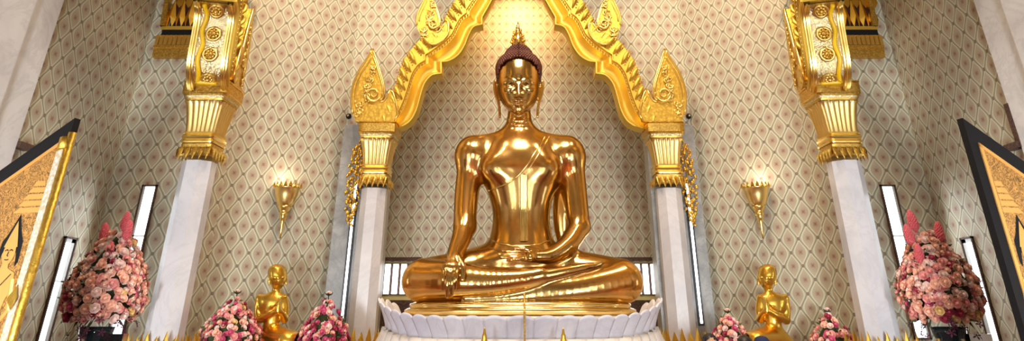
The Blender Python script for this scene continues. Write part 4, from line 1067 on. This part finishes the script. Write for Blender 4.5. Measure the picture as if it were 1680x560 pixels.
# ------------------------------------------------------------------ visitors (only the tops of their heads show)
pf = Field((-.45, -.32, 0), (.45, .32, 1.72), .0115)
rowsP = [(0, 0, z, a, b) for z, a, b in ((.82, .15, .11), (.9, .17, .125), (1.0, .155, .115), (1.12, .15, .11), (1.25, .175, .12), (1.36, .18, .115), (1.42, .13, .09), (1.46, .06, .06))]
pf.loft(rowsP, .04); pf.rc((0, .01, 1.4), (0, 0, 1.52), .058, .055, .03)
pf.loft([(0, dy, z, a, b) for z, a, b, dy in ((1.47, .03, .04, -.05), (1.49, .05, .07, -.03), (1.53, .066, .09, -.01), (1.58, .076, .1, 0), (1.63, .078, .1, .0), (1.67, .066, .085, .005), (1.69, .045, .06, .01), (1.7, .02, .03, .01))], .02)
for s in (-1, 1):
    pf.chain([(s * .09, 0, .88), (s * .1, -.01, .48), (s * .1, .01, .09)], [.09, .062, .042], .03)
    pf.chain([(s * .1, .03, .05), (s * .105, -.15, .035)], [.045, .035], .03)
    pf.chain([(s * .19, 0, 1.36), (s * .235, .01, 1.1), (s * .245, -.06, .86)], [.055, .043, .03], .03)
    pf.chain([(s * .245, -.06, .86), (s * .245, -.075, .79)], [.032, .034], .02)
    for k in range(4): pf.chain([(s * .245, -.105 + k * .02, .77), (s * .242, -.112 + k * .021, .72), (s * .235, -.108 + k * .02, .68 + abs(k - 1.4) * .008)], [.0115, .0105, .008], .008)
    pf.chain([(s * .235, -.1, .81), (s * .225, -.125, .76)], [.013, .009], .01)
    pf.ell((s * .08, .01, 1.58), (.012, .022, .034), .01); pf.ell((s * .03, -.092, 1.592), (.017, .014, .01), .008)
pf.rc((0, -.1, 1.6), (0, -.118, 1.565), .01, .016, .012); pf.rc((-.02, -.092, 1.53), (.02, -.092, 1.53), .009, .009, .008)
pmb = pf.mesh(3)
shared = obj('person_body', pmb, M['skin'], recalc=False); pm = shared.data; bpy.data.objects.remove(shared)
for m_ in (M['shirt_grey'], M['trousers']): pm.materials.append(m_)
for p in pm.polygons:
    c = p.center; p.material_index = 1 if (c.z > .92 and c.z < 1.42 and not (abs(c.x) > .2 and c.z < 1.12)) else (2 if c.z < .92 and c.z > .08 and abs(c.x) < .2 else 0)
for px, py, Yp, sz, rz, kind, shirt, lab in (
    (1163, 547, 8.25, 1, .1, 'hair', 'shirt_grey', 'person with short black hair at the bottom edge beside the gold leaf crown'),
    (1220, 551, 7.75, 1, PI, 'hair', 'shirt_white', 'person with black hair seen from behind, left of the navy cap'),
    (1248, 551, 8.25, 1, PI, 'cap', 'navy', 'person in a navy cap standing before the right kneeling statue')):
    p = S(px, py, Yp); k = p[2] / 1.715
    root = thing('person', lab, 'person', (p[0], Yp, 0)); root.rotation_euler = (0, 0, rz)
    me = pm.copy(); me.materials[1] = M[shirt]
    b = bpy.data.objects.new('body', me); COL.objects.link(b); b.parent = root; b.scale = (k, k, k)
    rows = []; 
    for z, r, hl in ((1.712, .012, 0), (1.705, .045, 0), (1.69, .066, .1), (1.665, .082, .4), (1.64, .089, .9), (1.6, .09, 1.35), (1.55, .085, 1.6), (1.51, .07, 1.9)):
        if kind == 'cap' and z < 1.6: continue
        if kind == 'cap': hl = 0; r += .006
        rows.append([(r * math.sin(t) * .93, .006 - r * 1.18 * math.cos(t), z) for t in np.linspace(hl, 2 * PI - hl, 33)])
    hm = MB().grid(rows)
    if kind == 'hair':
        rg_ = random.Random(int(px))
        for q in range(60):
            t = rg_.uniform(0, 2 * PI); r = rg_.uniform(.01, .085); z = 1.712 - (r / .09) ** 2.4 * .075
            hm.tube([(r * math.sin(t), -r * 1.15 * math.cos(t), z - .01), (r * 1.15 * math.sin(t), -r * 1.3 * math.cos(t), z + .006)], [.012, .002], 5)
    else:
        hm.grid([[((.09 + .0 * q) * math.sin(t), -.105 - q * .07 * math.cos(t) - .0, 1.605 - q * .012) for t in np.linspace(-1.1, 1.1, 12)] for q in (0, .5, 1)])
    ho = obj('cap' if kind == 'cap' else 'hair', hm, M['navy' if kind == 'cap' else 'black_hair']); ho.parent = root; ho.scale = (k, k, k)

# ------------------------------------------------------------------ light
def area(name, loc, target, size, energy, col=(1, 1, 1), size_y=None):
    l = bpy.data.lights.new(name, 'AREA'); l.energy = energy; l.color = col; l.size = size
    if size_y: l.shape = 'RECTANGLE'; l.size_y = size_y
    o = bpy.data.objects.new(name, l); COL.objects.link(o); o.location = loc
    o.rotation_euler = (Vector(target) - Vector(loc)).to_track_quat('-Z', 'Y').to_euler(); return o
def spot(name, loc, target, energy, ang, col, blend=.6, r=.1):
    l = bpy.data.lights.new(name, 'SPOT'); l.energy = energy; l.color = col; l.spot_size = ang; l.spot_blend = blend; l.shadow_soft_size = r
    o = bpy.data.objects.new(name, l); COL.objects.link(o); o.location = loc
    o.rotation_euler = (Vector(target) - Vector(loc)).to_track_quat('-Z', 'Y').to_euler(); return o
WARM = (1, .80, .55)
area('doorway_daylight', (0, -6.5, 2.2), (0, 9, 2.5), 1.3, 330, (.86, .94, 1), 4)
for s in (-1, 1):
    area('side_daylight', (s * 4.6, 1.0, 2.2), (0, 8, 1.8), .6, 60, (.93, .97, 1), 3.4)
    area('side_daylight', (s * 4.7, -3.5, 2.4), (0, 9, 2.5), .7, 60, (.93, .97, 1), 3.6)
    spot('ceiling_spot', (s * 2.7, 7.0, 8.8), (s * 3.2, 9.8, 4.4), 620, 1.3, (1, .72, .46))
    spot('ceiling_spot', (s * 0.9, 6.0, 8.7), (s * .3, 9.3, 3.2), 330, .6, (1, .88, .7))
spot('niche_spot', (0, 10.7, ZA + 3.0), (0, 11.4, ZA + 1.4), 300, 2.6, (1, .60, .22), 1.0)
for s in (-1, 1):
    a_ = area('low_cool_fill', (s * 2.9, 1.2, 1.3), (s * 4.5, 8.3, 1.9), .9, 95, (.86, .94, 1), .9); a_.data.spread = 1.5  # added cool fill, no real source; lifts the lower side walls
for s in (-1, 1):   # daylight entering through the tall windows
    area('window_daylight', (s * 4.92, YR - .06, ZC + .55), (s * 4.7, YR - 3, ZC), .18, 7, (.86, .94, 1), 1.7)
    area('window_daylight', (s * (XS - .06), 8.06, ZC + .15), (0, 8.3, ZC - .2), .18, 5, (.86, .94, 1), 1.2)
area('apse_overhead_fill', (0, 6.2, 8.7), (0, 9.0, 1), 1.6, 300, (1, .88, .72))  # added overhead fill for the apse, not an actual fixture
w = bpy.data.worlds.new('world'); SC.world = w; w.use_nodes = True; nt = w.node_tree
bg = nt.nodes['Background']
tc = nt.nodes.new('ShaderNodeTexCoord'); sp_ = nt.nodes.new('ShaderNodeSeparateXYZ'); nt.links.new(tc.outputs['Generated'], sp_.inputs[0])
z = N(nt, sp_.outputs[2]); c = mix(nt, z.step(.25, .5), (1.0, .74, .38), (.85, .68, .42))
nz = tex(nt, 'Noise', 3.2, 'Generated', Detail=2.0); c = mix(nt, N(nt, nz.outputs[0]).step(.5, .12), c, (.16, .085, .03))
nt.links.new(c.s, bg.inputs[0]); bg.inputs[1].default_value = .6
SC.view_settings.view_transform = 'Standard'; SC.view_settings.look = 'None'; SC.view_settings.exposure = 0
SC.cycles.use_denoising = True
SC.cycles.sample_clamp_indirect = 6
# repeats of one kind share a group
GR = {'marble_column': 'marble columns with gold capitals', 'wall_lamp': 'gold wall lamps', 'praying_statue': 'small kneeling golden statues', 'gold_spire': 'gold spires before the pedestal',
      'gold_garland': 'gold garlands on the grey jambs', 'dome_camera': 'round cameras above the jambs', 'lacquer_panel': 'gold lacquer panels at the edges', 'lattice_screen': 'gold lattice screens',
      'flower_arrangement': 'rose arrangements before the walls', 'flower_urn': 'gold urns under the flower cones', 'glass_vase': 'glass vases of the tall arrangements', 'person': 'visitors at the bottom edge', 'gilded_arch': 'gilded arches on the columns'}
for o in SC.objects:
    k = o.name.split('.')[0]
    if o.parent is None and k in GR and 'label' in o: o['group'] = GR[k]
